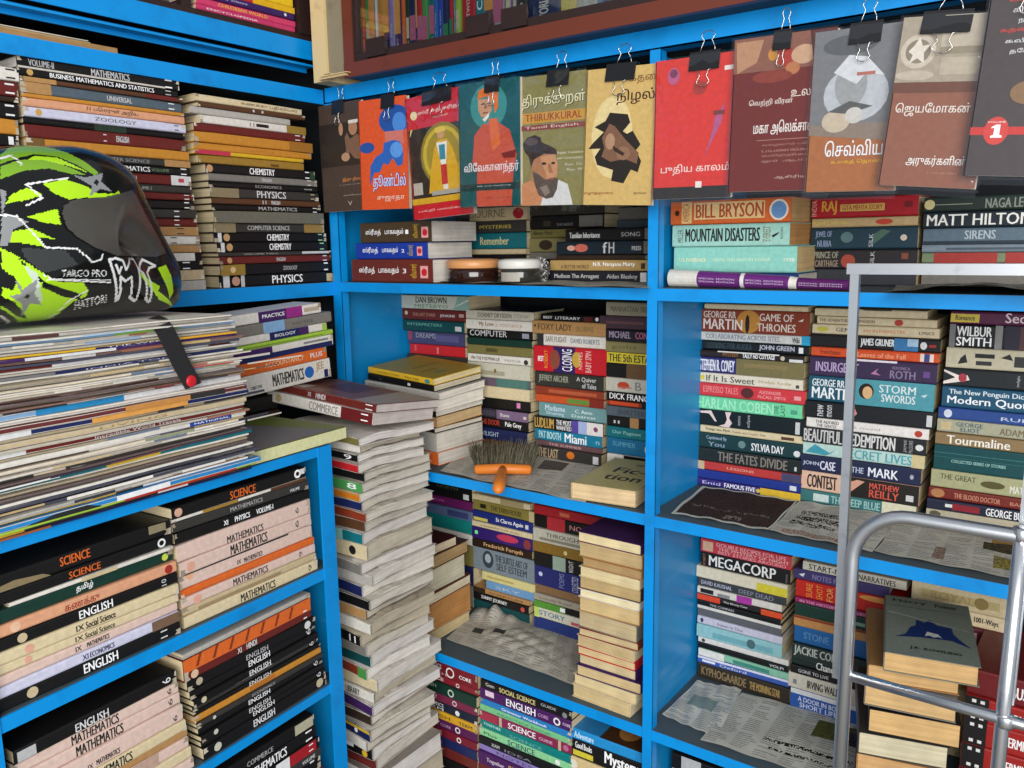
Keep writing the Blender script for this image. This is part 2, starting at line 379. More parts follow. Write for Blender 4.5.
def stack(where, kind, yaw, c, base, xl, xr, edge, ys, rows, W=.125, ye=None, pcol='cream', rot=0, jit=.003, wav=0, tilt=0, worn=0, noun=None, turned=0, dep=None, yawjit=1.0):
    """a pile of lying books read off the photo: spine row on the upright plane (yaw, c); ys = seams down one edge; base = shelf height"""
    n = len(rows); dirv = Vector((math.cos(R(yaw)), math.sin(R(yaw)), 0)); nn = Vector((math.sin(R(yaw)), -math.cos(R(yaw)), 0))
    xe = (xl if edge == 'L' else xr)
    lerp = lambda ab, f: ab[0]+(ab[1]-ab[0])*f
    y0, y1 = ys[0], ys[-1]
    zs = [on_plane(lerp(xe, (y-y0)/(y1-y0)), y, yaw, c).z for y in ys]
    sh = (base+.0006) - zs[-1]
    if DBG: print('%-46s n%2d top %.3f base shift %+.4f' % (where, n, zs[0], sh))
    zt = zs[0]; zs = [base+.0006 + (z-zs[-1])*(zt-base-.0006)/(zt-zs[-1]) for z in zs]
    noun = noun or kind.replace('_', ' ')
    out = []
    for i, row in enumerate(rows):
        _seed[0] += 1; rnd = random.Random(_seed[0])
        part = row.split('|'); col = part[0]; deco = part[1] if len(part) > 1 else ''
        opt = dict(o.split('=') for o in part[2].split()) if len(part) > 2 else {}
        if kind == 'textbook':   # frayed, whitened spine ends
            for _ in range(rnd.choice([1, 2, 3])):
                e0 = rnd.choice([0, 1]); a = rnd.uniform(.01, .045); v_ = rnd.choice([0, .55]); s_ = (lambda q: q if e0 == 0 else 1-q)
                deco += f";P,{rnd.choice(['b8ad98', '9c907c', 'cfc6b4'])},{s_(0)} {v_}/{s_(a)} {v_+.05}/{s_(a*.6)} {v_+.25}/{s_(a*.8)} {v_+.4}/{s_(0)} {v_+.45}"
        f = (ys[i]-y0)/(y1-y0); ym = (ys[i]+ys[i+1])/2
        pa, pb = lerp(xl, f), lerp(xr, f)
        if 'x' in opt: pa, pb = map(float, opt['x'].split(':'))
        # the seam height at the far edge is not needed: both ends lie on one level
        sa = on_plane(pa, ym, yaw, c); sb = on_plane(pb, ym, yaw, c)
        ua, ub = sa.dot(dirv), sb.dot(dirv); L = ub-ua
        T = zs[i]-zs[i+1]-.0005
        d = rnd.uniform(-jit, jit) if 'd' not in opt else float(opt['d'])
        loc = dirv*((ua+ub)/2) + nn*(c+d) + Vector((0, 0, zs[i+1]))
        w = float(opt.get('w', W)); pc = opt.get('p', pcol)
        cn, ds = describe(col, deco)
        if 'say' in opt: ds = opt['say'].replace('_', ' ')
        lab = f"{cn} {noun} {ds}".strip() + f", {ordw(i, n)} {where}"
        yj = rnd.uniform(-yawjit, yawjit)
        m = mat4(loc, yaw+yj, tilt)
        if turned:   # short edge towards the viewer: spine at the far or near side
            # L measured = width of the book; its own length runs away from the viewer
            dd = dep or .19
            ctr = loc - nn*(dd/2)
            q = yaw + yj + turned
            off = Matrix.Rotation(R(q), 3, 'Z') @ Vector((0, -L/2, 0))
            m = mat4(ctr+off, q, 0); BL, BW = dd+rnd.uniform(-.004, .004), L
        else: BL, BW = L, w+rnd.uniform(-.004, .004)
        out.append(book(kind, lab, 'books in the ' + where.replace('of the ', '', 1), m, BL, BW, T, col, pc, deco, wav=wav, seed=_seed[0], worn=worn if 'worn' not in opt else float(opt['worn']),
                        top=opt.get('top', '').replace('~', ' '), tcol=opt.get('tc')))
    return out
DBG = False
# ------------------------------------------------------------------ room shell
S1, S2, S3, S4 = 1.4259, 1.0356, .6329, .24
XL, YB = -1.398, 1.25
for nm, b, mt in (('wall_back', (-1.85, 1.6, 1.72, 1.8, 0, 2.8), MWALL), ('wall_left', (-1.93, -1.85, -1.2, 1.8, 0, 2.8), MWALL),
                  ('floor', (-1.93, 1.6, -1.2, 1.8, -.08, 0), MFLOOR)):
    q = MB(); q.box(*b); structure(q, nm, mt)

# ------------------------------------------------------------------ blue shelving
def part(parent, name, mat, *boxes):
    q = MB()
    for b in boxes: q.box(*b)
    return q.build(name, mat, parent)
bs = thing('bookshelf', 'blue painted steel bookshelf of two bays facing the viewer', 'bookshelf', mat4((-.6, YB, 0)))
def wp(parent, name, mat, *boxes):     # boxes in world space
    o = part(parent, name, mat, *boxes); o.matrix_parent_inverse = parent.matrix_world.inverted(); return o
PX0, PX1 = -.635, -.617
XR = .22
for z in (S1, S2, S3, S4):
    for a, b in ((-1.4, PX0-.001), (PX0+.0015, XR)):
        s = wp(bs, 'shelf', MBLUE, (a, b, YB, YB+.003, z-.0205, z-.0005), (a, b, YB+.003, YB+.012, z-.0205, z-.0185))
        q = wp(bs, 'shelf_top', MBLUETOP, (a, b, YB+.001, 1.68, z-.004, z)); q.parent = s; q.matrix_parent_inverse = Matrix()
wp(bs, 'rail', MBLUE, (-1.398, XR, YB, YB+.004, 1.801, 1.832), (-1.398, XR, YB, YB+.03, 1.801, 1.803))
wp(bs, 'shelf_top', MBLUETOP, (-1.398, XR, YB+.004, 1.68, 1.826, 1.83))
for a, b in ((-1.398, -1.376), (PX0, PX1), (XR, XR+.02)):
    wp(bs, 'post', MBLUE, (a, b, YB-.002, YB+.002, 0, 1.8), (b-.002, b, YB, YB+.02, 0, 1.8))
for x in (-1.407, PX0-.0005, XR):
    wp(bs, 'side_panel', MBLUEPAN, (x, x+.0015, YB+.004, 1.68, .05, 1.8))
wp(bs, 'back_panel', MDARK, (-1.7, XR+.02, 1.68, 1.684, .02, 2.4))

ls = thing('bookshelf', 'blue steel bookshelf with three beams along the side wall', 'bookshelf', mat4((XL, .3, 0)))
for z, h, o in ((S1, .029, 0), (1.18, .025, -.16), (.74, .025, -.16), (.3, .025, -.16)):
    s = wp(ls, 'shelf', MBLUE, (XL+o-.003, XL+o, -.6, YB-.002, z-h, z-.0005))
    q = wp(ls, 'shelf_top', MBLUETOP, (-1.84, XL+o-.001, -.6, YB-.003, z-.004, z)); q.parent = s; q.matrix_parent_inverse = Matrix()
wp(ls, 'beam', MBLUE, (XL-.004, XL, -.6, YB-.004, 1.799, 1.828)); wp(ls, 'shelf_top', MBLUETOP, (-1.84, XL-.004, -.6, YB-.004, 1.822, 1.828))
wp(ls, 'beam', MBLUE, (XL-.004, XL, -.6, YB-.02, 1.884, 1.921), (XL-.03, XL-.004, -.6, YB-.02, 1.872, 1.876), (XL-.034, XL-.03, -.6, YB-.02, 1.864, 1.884))
wp(ls, 'back_panel', MDARK, (-1.85, -1.844, -.6, 1.68, .02, 2.4))
wp(ls, 'post', MBLUE, (XL-.05, XL-.02, -.62, -.6, 0, 2.0))
wp(ls, 'corner_panel', MDARK, (-1.84, XL-.01, YB+.06, YB+.063, .02, 2.4))

# low rack in front of the side shelving
UY, UC = 94.0, -1.05
UD = Vector((math.cos(R(UY)), math.sin(R(UY)), 0)); UN = Vector((math.sin(R(UY)), -math.cos(R(UY)), 0))
UM = .737
rk = thing('book_rack', 'low blue steel rack packed with schoolbooks under the magazine pile', 'rack', mat4(UN*UC + UD*UM, UY))
RT = [1.154, .930, .705, .478, .25]      # shelf heights
def rp(name, mat, *boxes): return part(rk, name, mat, *boxes)
ra, rb = .425-UM, 1.049-UM
for i, (z, h) in enumerate(zip(RT, (.017, .021, .017, .017, .017))):
    s = rp('shelf', MBLUE, (ra, rb, 0, .003, z-h, z-.0005), (ra, rb, .003, .014, z-h, z-h+.002))
    q = part(s, 'shelf_top', MBLUETOP, (ra, rb, .003, .255, z-.004, z))
for a, b in ((ra, ra+.033), (rb-.032, rb)):
    rp('post', MBLUE, (a, b, -.002, .001, 0, 1.1535))
    rp('post', MBLUE, (a, b, .256, .259, 0, 1.1535))
rp('side_panel', MBLUEPAN, (rb-.002, rb, .001, .256, .02, 1.137)); rp('side_panel', MBLUEPAN, (ra, ra+.002, .001, .256, .02, 1.137))
rp('back_panel', MBLUEPAN, (ra, rb, .2555, .257, .02, 1.137))
# ------------------------------------------------------------------ side shelving: schoolbook piles above the helmet
def T11(c='fff', u0=.93, u1=.965, v0=.15, v1=.85, t='11'): return f'V,{c},{u0},{u1},{v0},{v1},{t}'
E11 = T11()
LW = dict(W=.2, worn=.25)
LY = 90.0; LC = XL            # spine plane of the side shelving (n = +x)
stack('of the stack at the helmet crown', 'textbook', LY, LC-.004, S1, (-125, -115), (18, 22), 'R',
 [68, 82, 97, 103, 119, 135, 147, 160, 175, 192, 208, 226, 244, 262, 281, 300],
 ['white|V,222,.9,.97,.15,.85,11', 'maroon|V,eee,.9,.97,.15,.85,11', 'dark_brown', 'black|V,eee,.9,.97,.15,.85,11', 'amber', 'black|V,eee,.92,.96,.15,.85,1',
  'maroon', 'tan', 'grey', 'black', 'brown', 'cream', 'black', 'maroon', 'grey'], **LW)
stack('of the stack behind the helmet', 'textbook', LY, LC-.003, S1, (20, 42), (179, 206), 'R',
 [80, 91, 98.5, 103, 113, 117, 125, 134, 140, 152, 162, 169, 177, 187, 195, 202, 211, 220, 228, 237, 246, 254, 262, 271, 281, 291],
 ['black|T,bbb,.06,.2,.25,.8,VOLUME-II;T,ccc,.42,.66,.2,.8,MATHEMATICS;V,fff,.9,.95,.1,.9,11;B,cfc8bd,.0,.9,0,.16|x=21:179 p=white',
  'black|O,c9a25c,.07,.5,.4;T,fff,.18,.83,.22,.8,BUSINESS MATHEMATICS AND STATISTICS;V,ddd,.91,.95,.2,.8,11|x=19:178',
  'brown|B,tan,.02,.2;B,maroon,.75,.96',
  'slate|B,tan,0,.17;T,ccc,.5,.66,.25,.75,UNIVERSAL;V,fff,.91,.95,.2,.85,11',
  'amber', 'salmon|T,222,.36,.68,.15,.85,11 பொருள் அறிய', 'lavender|O,c9a25c,.08,.5,.35;T,666,.4,.66,.3,.7,ZOOLOGY;V,222,.92,.95,.2,.8,11', 'black|B,2a3a2c,.4,.6',
  'maroon|V,ccc,.45,.47,.2,.8,11;T,ccc,.53,.61,.25,.75,ENGLISH', 'amber|B,7a5a30,0,.1', 'charcoal|T,999,.34,.72,.25,.75,COMPUTER SCIENCE;B,tan,.82,1',
  'black|T,fff,.42,.72,.2,.8,MATHEMATICS;T,6f8a6a,.73,.85,.3,.7,VOLUME;V,fff,.93,.97,.1,.9,11', 'maroon|T,ccc,.55,.63,.25,.75,ENGLISH;B,ddd,.86,1;B,c2485a,.91,.95,.3,.7',
  'charcoal|T,aaa,.58,.72,.3,.7,VOLUME I', 'maroon|T,ccc,.5,.58,.25,.75,ENGLISH;'+E11, 'black|T,ccc,.45,.55,.25,.75,SCIENCE;'+E11.replace('.93,.965', '.84,.875'),
  'charcoal|V,fff,.84,.875,.15,.85,11', 'maroon|V,fff,.84,.875,.15,.85,11', 'charcoal|B,tan,.5,1;V,222,.85,.9,.15,.85,11', 'white|V,222,.8,.84,.15,.85,11', 'tan|B,brown,0,.4',
  'black|B,blue,.5,.72;B,white,.72,.95', 'black|V,fff,.86,.91,.1,.9,11', 'charcoal|B,beige,.72,1', 'grey|B,pale_grey,.5,1'], **LW)
stack('of the stack between helmet and dark corner', 'textbook', LY, LC-.006, S1, (199, 222), (303, 336), 'R',
 [109, 116, 121, 128, 136, 144, 154, 161, 165, 173, 182, 189, 195, 204, 210, 216, 227, 236, 245, 254, 258, 265, 275, 286],
 ['cream|T,5a2a22,.4,.95,.2,.8,கணக்கு பதிவியல்|x=197:302', 'brown|T,ccc,.48,.58,.25,.75,11', 'pale_grey||x=192:291', 'white|T,777,.44,.48,.25,.75,11;B,222,.5,.62,.3,.7;B,9a7b35,.8,1',
  'maroon|V,eee,.9,.95,.15,.85,11|x=196:305', 'amber|B,a5702c,.78,1|x=195:313', 'amber|T,b5722c,.4,.65,.3,.6,COMMERCE|x=196:312', 'yellow|B,c43a52,0,.3|x=195:304', 'gold|B,6a4a20,.66,.74,.2,.5|x=200:305',
  'black|O,c99a70,.03,.5,.4;T,fff,.37,.6,.15,.85,CHEMISTRY;V,fff,.9,.94,.1,.9,11;B,2c4a34,.95,1', 'grey|T,ccc,.46,.55,.25,.75,ENGLISH;V,ddd,.9,.94,.1,.9,11', 'black|T,999,.4,.64,.25,.75,ECONOMICS;T,ccc,.86,.94,.35,.6,VOLUME',
  'charcoal|B,8d8062,0,.24;T,ddd,.4,.67,.12,.88,PHYSICS;V,c9b88e,.92,.96,.2,.8,11', 'brown|T,ddd,.44,.47,.2,.8,11;T,ddd,.52,.6,.2,.8,ENGLISH',
  'black|T,bbb,.4,.76,.2,.8,MATHEMATICS;V,fff,.92,.96,.1,.9,11', 'olive|B,6d6c60,0,1|d=.004', 'charcoal|B,8d8062,0,.18;T,bbb,.28,.66,.25,.75,COMPUTER SCIENCE;B,9a7b45,.8,1',
  'black|B,ddd,.03,.06;O,c9a070,.1,.5,.4;T,fff,.44,.64,.15,.85,CHEMISTRY;V,9ad0a0,.92,.96,.1,.9,11', 'black|B,ddd,.03,.06;O,c9a070,.1,.5,.4;T,fff,.44,.64,.15,.85,CHEMISTRY;V,9ad0a0,.92,.96,.1,.9,11',
  'charcoal|B,ccc,.72,.98,.3,.9;T,aaa,.2,.5,.3,.7,VOLUME TWO', 'maroon|O,c9a070,.08,.5,.4;T,ccc,.48,.56,.25,.75,ENGLISH;V,eee,.92,.96,.1,.9,11', 'black|B,9a7b35,0,.2;O,d8c090,.1,.5,.3;T,bbb,.53,.66,.3,.7,ZOOLOGY;V,fff,.92,.96,.1,.9,11',
  'black|B,ddd,.03,.08;O,c99a80,.13,.5,.4;B,ccc,.17,.2;T,fff,.43,.7,.15,.85,PHYSICS;B,c9b88e,.93,.99,.1,.8'], **LW)

# slanting pile behind the magazines, with the two cushions of books that carry it, coloured dark to stand in for shade
for i, (cl, z, h) in enumerate((('dark_brown', 1.1552, .0245), ('black', 1.181, .03))):
    book('textbook', f"{colname(cl)} textbook lying flat in the shade under the slanting pile, {'upper' if i else 'lower'} one", 'books under the slanting pile',
         mat4((-1.355-.006*i, .925, z), 90), .25, .1, h, cl, seed=20+i, cat='book')
stack('of the slanting pile behind the magazines', 'textbook', 90, -1.31, 1.229, (226, 232), (325, 331), 'R',
 [305, 315, 325.5, 333, 338, 349, 361, 380],
 ['white|B,purple,.3,.6;B,magenta,.6,.78;T,fff,.34,.58,.35,.7,PRACTICE;B,b8a890,.8,.98,.3,.7|x=228:321', 'grey|B,light_blue,.32,.52;T,555,.6,.8,.3,.6,NOTES|x=226:332', 'white|B,navy,.4,.78;B,purple,.7,.8;T,eee,.45,.66,.3,.7,BIOLOGY;B,lime,.95,1|x=226:327',
  'lime|B,5c8a2a,.1,.9,.3,.45|x=226:333', 'white|B,purple,.0,.4;B,navy,.1,.99,0,.45;B,888,.7,.95,.6,.8|x=226:333',
  'orange|T,f0c8a0,.35,.75,.3,.7,ACCOUNTANCY;T,eee,.82,.95,.3,.7,PLUS|x=226:327',
  'white|T,333,.22,.32,.25,.45,OBJECTIVE;T,333,.42,.72,.2,.8,MATHEMATICS;O,2468b8,.78,.5,.3;T,b59a6a,.85,.93,.4,.9,JEE;B,navy,.93,.97,.05,.45|x=224:331 say=lettered_MATHEMATICS,_thick'], W=.085, tilt=3.2, jit=.001, yawjit=.3)

# ------------------------------------------------------------------ low rack piles (spines along the rack front)
RW = dict(W=.19, worn=.3); RCc = UC-.006
stack('of the rack pile topped by torn SCIENCE', 'textbook', UY, RCc, RT[1], (-20, -22), (172, 181), 'R',
 [519, 534, 545, 549, 561, 572, 583, 594, 603, 612, 622, 634.5],
 ['black|T,orange,0.350,0.510,.3,.85,SCIENCE;P,8a7a5a,.02 0/.3 0/.26 .25/.12 .45/.03 .3;B,8f8468,.86,.97,.4,.95|tc=15201a', 'black|T,orange,0.390,0.560,.2,.8,SCIENCE;O,eee,.93,.5,.42;O,111,.93,.5,.24', 'white|B,c8b890,.4,.62|x=2:172 say=with_bare_pages_showing',
  'dark_green|T,fff,0.430,0.520,.2,.85,தமிழ்;O,c8d850,.95,.5,.3|say=with_white_script', 'salmon|O,e8c0a0,.12,.5,.4;T,9a2a22,0.360,0.540,.2,.85,கணக்கு;O,a8322a,.95,.5,.4|say=with_red_script', 'black|O,cbb894,.15,.5,.38;T,fff,0.430,0.610,.15,.85,ENGLISH;V,ddd,.9,.93,.2,.8,10',
  'cream|O,e0a890,.18,.5,.36;T,222,0.410,0.450,.25,.75,IX;T,222,0.460,0.620,.2,.8,Social Science', 'cream|O,e0a890,.18,.5,.36;T,222,0.410,0.450,.25,.75,IX;T,222,0.460,0.620,.2,.8,Social Science', 'pink|T,222,0.410,0.440,.25,.75,IX;T,222,0.470,0.590,.25,.75,MATHEMATICS',
  'lavender|B,7a5f4c,.83,1;T,446,0.440,0.470,.25,.75,XI;T,335,0.480,0.610,.25,.75,ECONOMICS', 'black|O,cbb894,.2,.5,.38;T,fff,0.450,0.630,.15,.85,ENGLISH;V,ddd,.88,.92,.2,.8,11'], **RW)
stack('of the rack pile under the green book', 'textbook', UY, RCc, RT[1], (168, 182), (305, 319), 'R',
 [466, 477, 480, 489, 499, 514, 526, 539, 546, 555, 562, 572.5],
 ['black|O,d8a890,.04,.5,.36;T,orange,0.395,0.585,.15,.85,SCIENCE;O,fff,.93,.55,.4;O,111,.93,.55,.2;B,ddd,.95,.99,.4,.9', 'white|B,gold,.2,.45;B,brown,.7,1|say=with_frayed_brown_edge', 'charcoal|T,aaa,0.385,0.625,.3,.75,MATHEMATICS;T,eee,0.845,0.925,.3,.6,VOLUME', 'black|T,fff,0.325,0.355,.25,.7,XI;T,fff,0.405,0.515,.25,.75,PHYSICS;T,fff,0.565,0.695,.25,.75,VOLUME-I',
  'pink|T,222,0.335,0.605,.05,.5,MATHEMATICS;V,555,.87,.9,.3,.7,6', 'pink|O,e0a890,.07,.5,.36;T,222,0.345,0.625,.12,.88,MATHEMATICS;V,555,.86,.89,.2,.8,6', 'pink|O,e8b088,.07,.8,.3;T,222,0.395,0.425,.2,.5,IX;T,222,0.445,0.585,.15,.5,MATHEMATICS;B,333,0,.8,.88,1', 'orange|B,c8622a,.1,.5,.1,.3',
  'pink|O,e0a890,.1,.4,.45;T,222,0.345,0.605,.15,.85,MATHEMATICS;V,555,.86,.89,.2,.8,9', 'beige|B,a08a68,.1,.7,.1,.5', 'cream|T,222,0.385,0.645,.15,.85,MATHEMATICS;V,555,.92,.95,.2,.8,9'], **RW)
stack('of the rack pile with many pale MATHEMATICS spines', 'textbook', UY, RCc, RT[2], (2, 4), (176, 196), 'R',
 [669, 682, 693, 705, 722, 733, 741, 752, 763, 774],
 ['black|T,ddd,0.340,0.540,.1,.7,ENGLISH;B,bbb,.02,.12,.1,.8;V,eee,.9,.96,.3,.7,6|tc=15191c', 'pink|T,222,0.320,0.600,.1,.9,MATHEMATICS;V,444,.92,.95,.2,.75,6', 'pink|O,e0a890,.1,.5,.36;T,222,0.340,0.620,.1,.9,MATHEMATICS;V,444,.92,.95,.2,.75,6', 'pink|T,222,0.390,0.420,.15,.4,IX;T,222,0.440,0.580,.15,.45,MATHEMATICS;V,444,.93,.96,.15,.5,6',
  'cream|T,222,0.370,0.640,.1,.9,MATHEMATICS', 'tan', 'pink|B,c0a090,.6,.8', 'cream', 'pink'], **RW)
stack('of the rack pile topped by an orange spine', 'textbook', UY, RCc, RT[2], (176, 200), (309, 329), 'R',
 [592, 597, 618, 628, 636, 643, 648, 652.5, 659, 664, 670, 676, 682, 693],
 ['pale_grey||d=.004', 'maroon|B,dd6a2c,0,1,.38,1;P,8a3a1c,.08 .45/.1 .45/.13 .95/.11 .95;P,8a3a1c,.2 .45/.22 .45/.25 .95/.23 .95;P,8a3a1c,.32 .45/.34 .45/.37 .95/.35 .95;P,8a3a1c,.44 .45/.46 .45/.49 .95/.47 .95;P,8a3a1c,.56 .45/.58 .45/.61 .95/.59 .95;P,8a3a1c,.68 .45/.7 .45/.73 .95/.71 .95;P,8a3a1c,.8 .45/.82 .45/.85 .95/.83 .95;O,e0c0a0,.07,.2,.18;T,ddd,0.380,0.410,.08,.32,XI;T,ddd,0.450,0.530,.08,.34,HINDI;V,eee,.93,.96,.1,.5,11|say=with_orange_patterned_upper_half',
  'black|T,bbb,0.420,0.590,.1,.6,ENGLISH;O,b8ac90,.08,.5,.34;O,ddd,.93,.5,.4', 'black|T,fff,0.430,0.600,.12,.85,ENGLISH;V,ddd,.92,.96,.1,.9,6', 'black|T,eee,0.410,0.580,.12,.85,ENGLISH;O,cfc6a4,.07,.5,.4', 'charcoal|B,ddd,.1,.6,.8,1;V,ddd,.92,.96,.1,.9,6',
  'black|T,ddd,0.400,0.570,.0,.9,ENGLISH', 'amber|B,b8702a,.4,.6,.2,.8', 'charcoal|T,aaa,0.400,0.580,.25,.75,ECONOMICS;O,ccb,.12,.5,.34', 'black|T,fff,0.370,0.540,.12,.85,ENGLISH;V,ddd,.92,.96,.1,.9,6', 'black|T,ddd,0.350,0.520,.12,.85,ENGLISH;O,ccb,.1,.5,.4', 'black|T,eee,0.380,0.550,.12,.85,ENGLISH;V,ddd,.92,.96,.1,.9,6', 'black|T,eee,0.370,0.540,.2,.8,ENGLISH;O,ccb,.1,.5,.34;O,cb9,.94,.5,.4'], **RW)
stack('of the lowest rack pile', 'textbook', UY, RCc, RT[3], (190, 205), (314, 330), 'R',
 [713, 724, 735, 745, 753, 765, 776, 786, 796],
 ['black|T,aaa,.4,.62,.1,.5,COMMERCE;B,b8b49a,.82,.99,.1,.9', 'black|T,fff,.36,.72,.15,.85,MATHEMATICS;V,fff,.9,.96,.1,.9,11', 'black|T,eee,.36,.6,.15,.85,CHEMISTRY;B,eee,.6,.72;B,a8222a,.72,.97;V,fff,.9,.94,.2,.8,11', 'charcoal|T,ddd,.82,.94,.3,.7,VOLUME', 'black|V,fff,.9,.94,.1,.9,11', 'maroon', 'black', 'grey'], **RW)

# ------------------------------------------------------------------ tall floor pile of white-paged books
EY, EX = 1.037, -1.110
ys = [437, 446, 455, 464, 473, 483, 493, 502, 512, 522, 534, 546, 562, 574, 585, 597, 608, 619, 631, 643, 654, 666, 677, 689, 700, 711, 722, 734, 745, 757, 768]
cols = ['olive', 'white', 'black', 'red', 'black', 'green', 'amber', 'navy', 'rust', 'brown', 'teal', 'cream', 'grey', 'pale_grey', 'navy', 'black', 'tan', 'white', 'black', 'grey', 'dark_teal', 'rust', 'cream', 'white', 'purple', 'dark_brown', 'navy', 'white', 'black', 'maroon']
extra = ['white', 'navy', 'maroon', 'grey', 'tan', 'dark_green', 'cream', 'brown', 'black', 'pale_grey']
zz = [on_plane(362, y, 0, -EY).z for y in ys]
nx = len(extra)
zz += [zz[-1]*(nx-1-i)/nx for i in range(nx)]
allc = cols + extra; nE = len(allc)
for i, cl in enumerate(allc):
    rnd = random.Random(900+i); T = zz[i]-zz[i+1]-.0016
    pc = rnd.choice(['ded8cd', 'd6cfc2', 'e4dfd6', 'c9bfab', 'dcd6cf', 'd2cabb', 'c0b59f'])
    L = .255+rnd.uniform(-.012, .012); Wd = .198+rnd.uniform(-.02, .006)
    dx = rnd.uniform(-.014, .010); dd = {2: 'T,fff,.86,.94,9', 5: 'B,green,.7,1;T,fff,.84,.94,8', 6: 'B,d9781f,0,1,.3,.7', 10: 'B,aqua,.3,.8', 11: 'O,222,.85,.5,.3', 18: 'T,fff,.88,.95,11', 21: 'B,4f9a4a,.9,1', 23: 'T,222,.7,.85,LIBRARY', 26: 'B,dfb52f,0,1,.7,1;O,fff,.84,.5,.2', 28: 'B,fff,0,.8,.5,.9;O,dfb52f,.92,.4,.3'}.get(i, '')
    book('textbook', f"{colname(cl)} textbook with {'worn' if rnd.random() < .5 else 'wavy'} pale page edges, {ordw(i, nE)} of the tall white-paged floor pile", 'books in the tall white-paged floor pile',
         mat4((EX-L/2+dx, EY+rnd.uniform(-.006, .004), zz[i+1]), rnd.uniform(-4, 4), 0, min(2.2, .08*i)), L, Wd, T, cl, pc, dd, wav=.0042 if i < 30 else 0, seed=900+i, worn=.3, board=.0005, bcol=rnd.choice(['b8b0a4', 'cfc8be', 'a89c8c', 'd8d2ca', '8a8078', 'c4bcb0', pc, pc]))
# two books across its top
for i, (cl, de, dz, T, L, lx) in enumerate((('white', 'O,c0a878,.12,.5,.36;T,8f8a88,.42,.69,.15,.85,COMMERCE;B,6a1f22,.72,1;V,fff,.9,.96,.2,.8,11', 0, .0225, .285, 'white and dark red textbook lettered COMMERCE lying on the white-paged floor pile'),
                              ('maroon', 'O,c0a878,.05,.5,.34;T,ccc,.37,.4,.25,.75,XI;T,ddd,.45,.54,.2,.8,HINDI;V,fff,.91,.97,.2,.8,11', .0232, .0165, .285, 'maroon glossy textbook lying on top of the COMMERCE book'))):
    m = Matrix.Translation((-1.2365, 1.045, 1.1865)) @ Matrix.Rotation(R(3.2), 4, 'Z') @ Matrix.Rotation(R(4.2), 4, 'Y') @ Matrix.Rotation(R(-6.5), 4, 'X') @ Matrix.Translation((.004*i, .004*i, dz)) @ Matrix.Rotation(R(-.8*i), 4, 'Z')
    book('textbook', lx, 'books across the white-paged floor pile', m, L, .185, T, cl, 'd8ccc6', de, seed=70+i,
         tcol='8a5a48' if i else None, top='P,b9a696,.0 .0/1 .0/1 .35/.0 .2;P,6a3426,.3 .4/.9 .5/.9 .8/.35 .7;P,c8b8a8,.05 .7/.3 .75/.2 .95/.05 .95' if i else '', board=.0006)
# big green book on the rack
book('textbook', 'large green and grey book with thick cream pages on the blue rack corner', 'books across the rack top', mat4((-1.115, .885, RT[0]+.001), 94), .262, .27, .0225, '6f7f38', 'dcdca8', 'B,dcdca8,0,1,.06,.94', seed=31, tcol='6b7a34', top='P,77777a,.0 .12/.55 .28/1 .4/1 1/.0 1')
# ------------------------------------------------------------------ back bays: paperbacks. Fronts stand about 22 cm behind the shelf edge
NY = 1.468
PB = dict(W=.126)
def pb(where, base, xl, xr, edge, ys, rows, y=NY, **k):
    return stack(where, k.pop('kind', 'paperback'), 0, -y, base, xl, xr, edge, ys, rows, **{**PB, **k})
BHA = 'T,fff,.1,.36,.3,.72,ஸ்ரீமத்;T,fff,.42,.76,.3,.72,பாகவதம்'
pb('of the three thick books beside the jars', S1, (360, 352), (431, 432), 'L', [223, 242.5, 258, 279.5],
   ['4a3a28|T,fff,.08,.3,.32,.68,ஸ்ரீமத்;T,fff,.36,.62,.32,.68,பாகவதம்;T,fff,.65,.69,.4,.6,1;V,dfb52f,.75,.83,.2,.85,வியாசர்;B,e8a0a0,.87,.96,.2,.72;O,c4272d,.915,.45,.16|x=360:431 p=white say=with_white_script', '1c3a9c|T,fff,.1,.32,.3,.75,ஸ்ரீமத்;T,fff,.38,.6,.3,.75,பாகவதம்;T,fff,.65,.69,.4,.6,2;V,c8b04a,.73,.82,.2,.85,வியாசர்;B,e8a0a0,.86,.93,.2,.75;O,c4272d,.895,.48,.16|x=355:427 p=white say=with_white_script',
    '6a2c22|T,fff,.1,.3,.32,.68,ஸ்ரீமத்;T,fff,.35,.6,.32,.68,பாகவதம்;T,fff,.65,.69,.4,.6,3;V,dfb52f,.74,.83,.2,.8,வியாசர்;B,e8a0a0,.86,.95,.2,.72;O,c4272d,.905,.45,.16|x=352:433 p=white say=with_white_script'], y=1.268, W=.15, yawjit=.4)
pb('of the pile behind the peach-lidded jar', S1, (470, 468), (527, 526), 'L', [199, 209, 223.5, 236, 253, 259, 271, 285],
   ['black', 'beige|T,8a7a58,.0,.62,.25,.85,BOURNE;E,a8222a,.85,.5,.09,.4', 'charcoal|T,d0b850,.2,.75,.35,.65,MYSTERIES', 'teal|T,e0d8a0,.2,.7,.25,.75,Remember', 'cream', 'black', 'brown'], y=1.455)
pb('of the pile behind the white-lidded jar', S1, (529, 529), (604, 604), 'L', [196, 206, 218, 233, 242.5, 258, 266, 288],
   ['black', 'charcoal|B,3a3630,.0,1', 'black|B,77756e,.68,.98,.1,.9;T,888,.38,.6,.2,.4,THE NIGHT;B,3c342c,.2,.3,.2,.6', 'olive|T,3a3620,.05,.6,.2,.8,Always Mark|x=531:568', '8c8455|E,3a2c20,.6,.5,.22,.36|x=528:558 say=with_a_dark_flame', 'grey', 'black'], y=1.47)
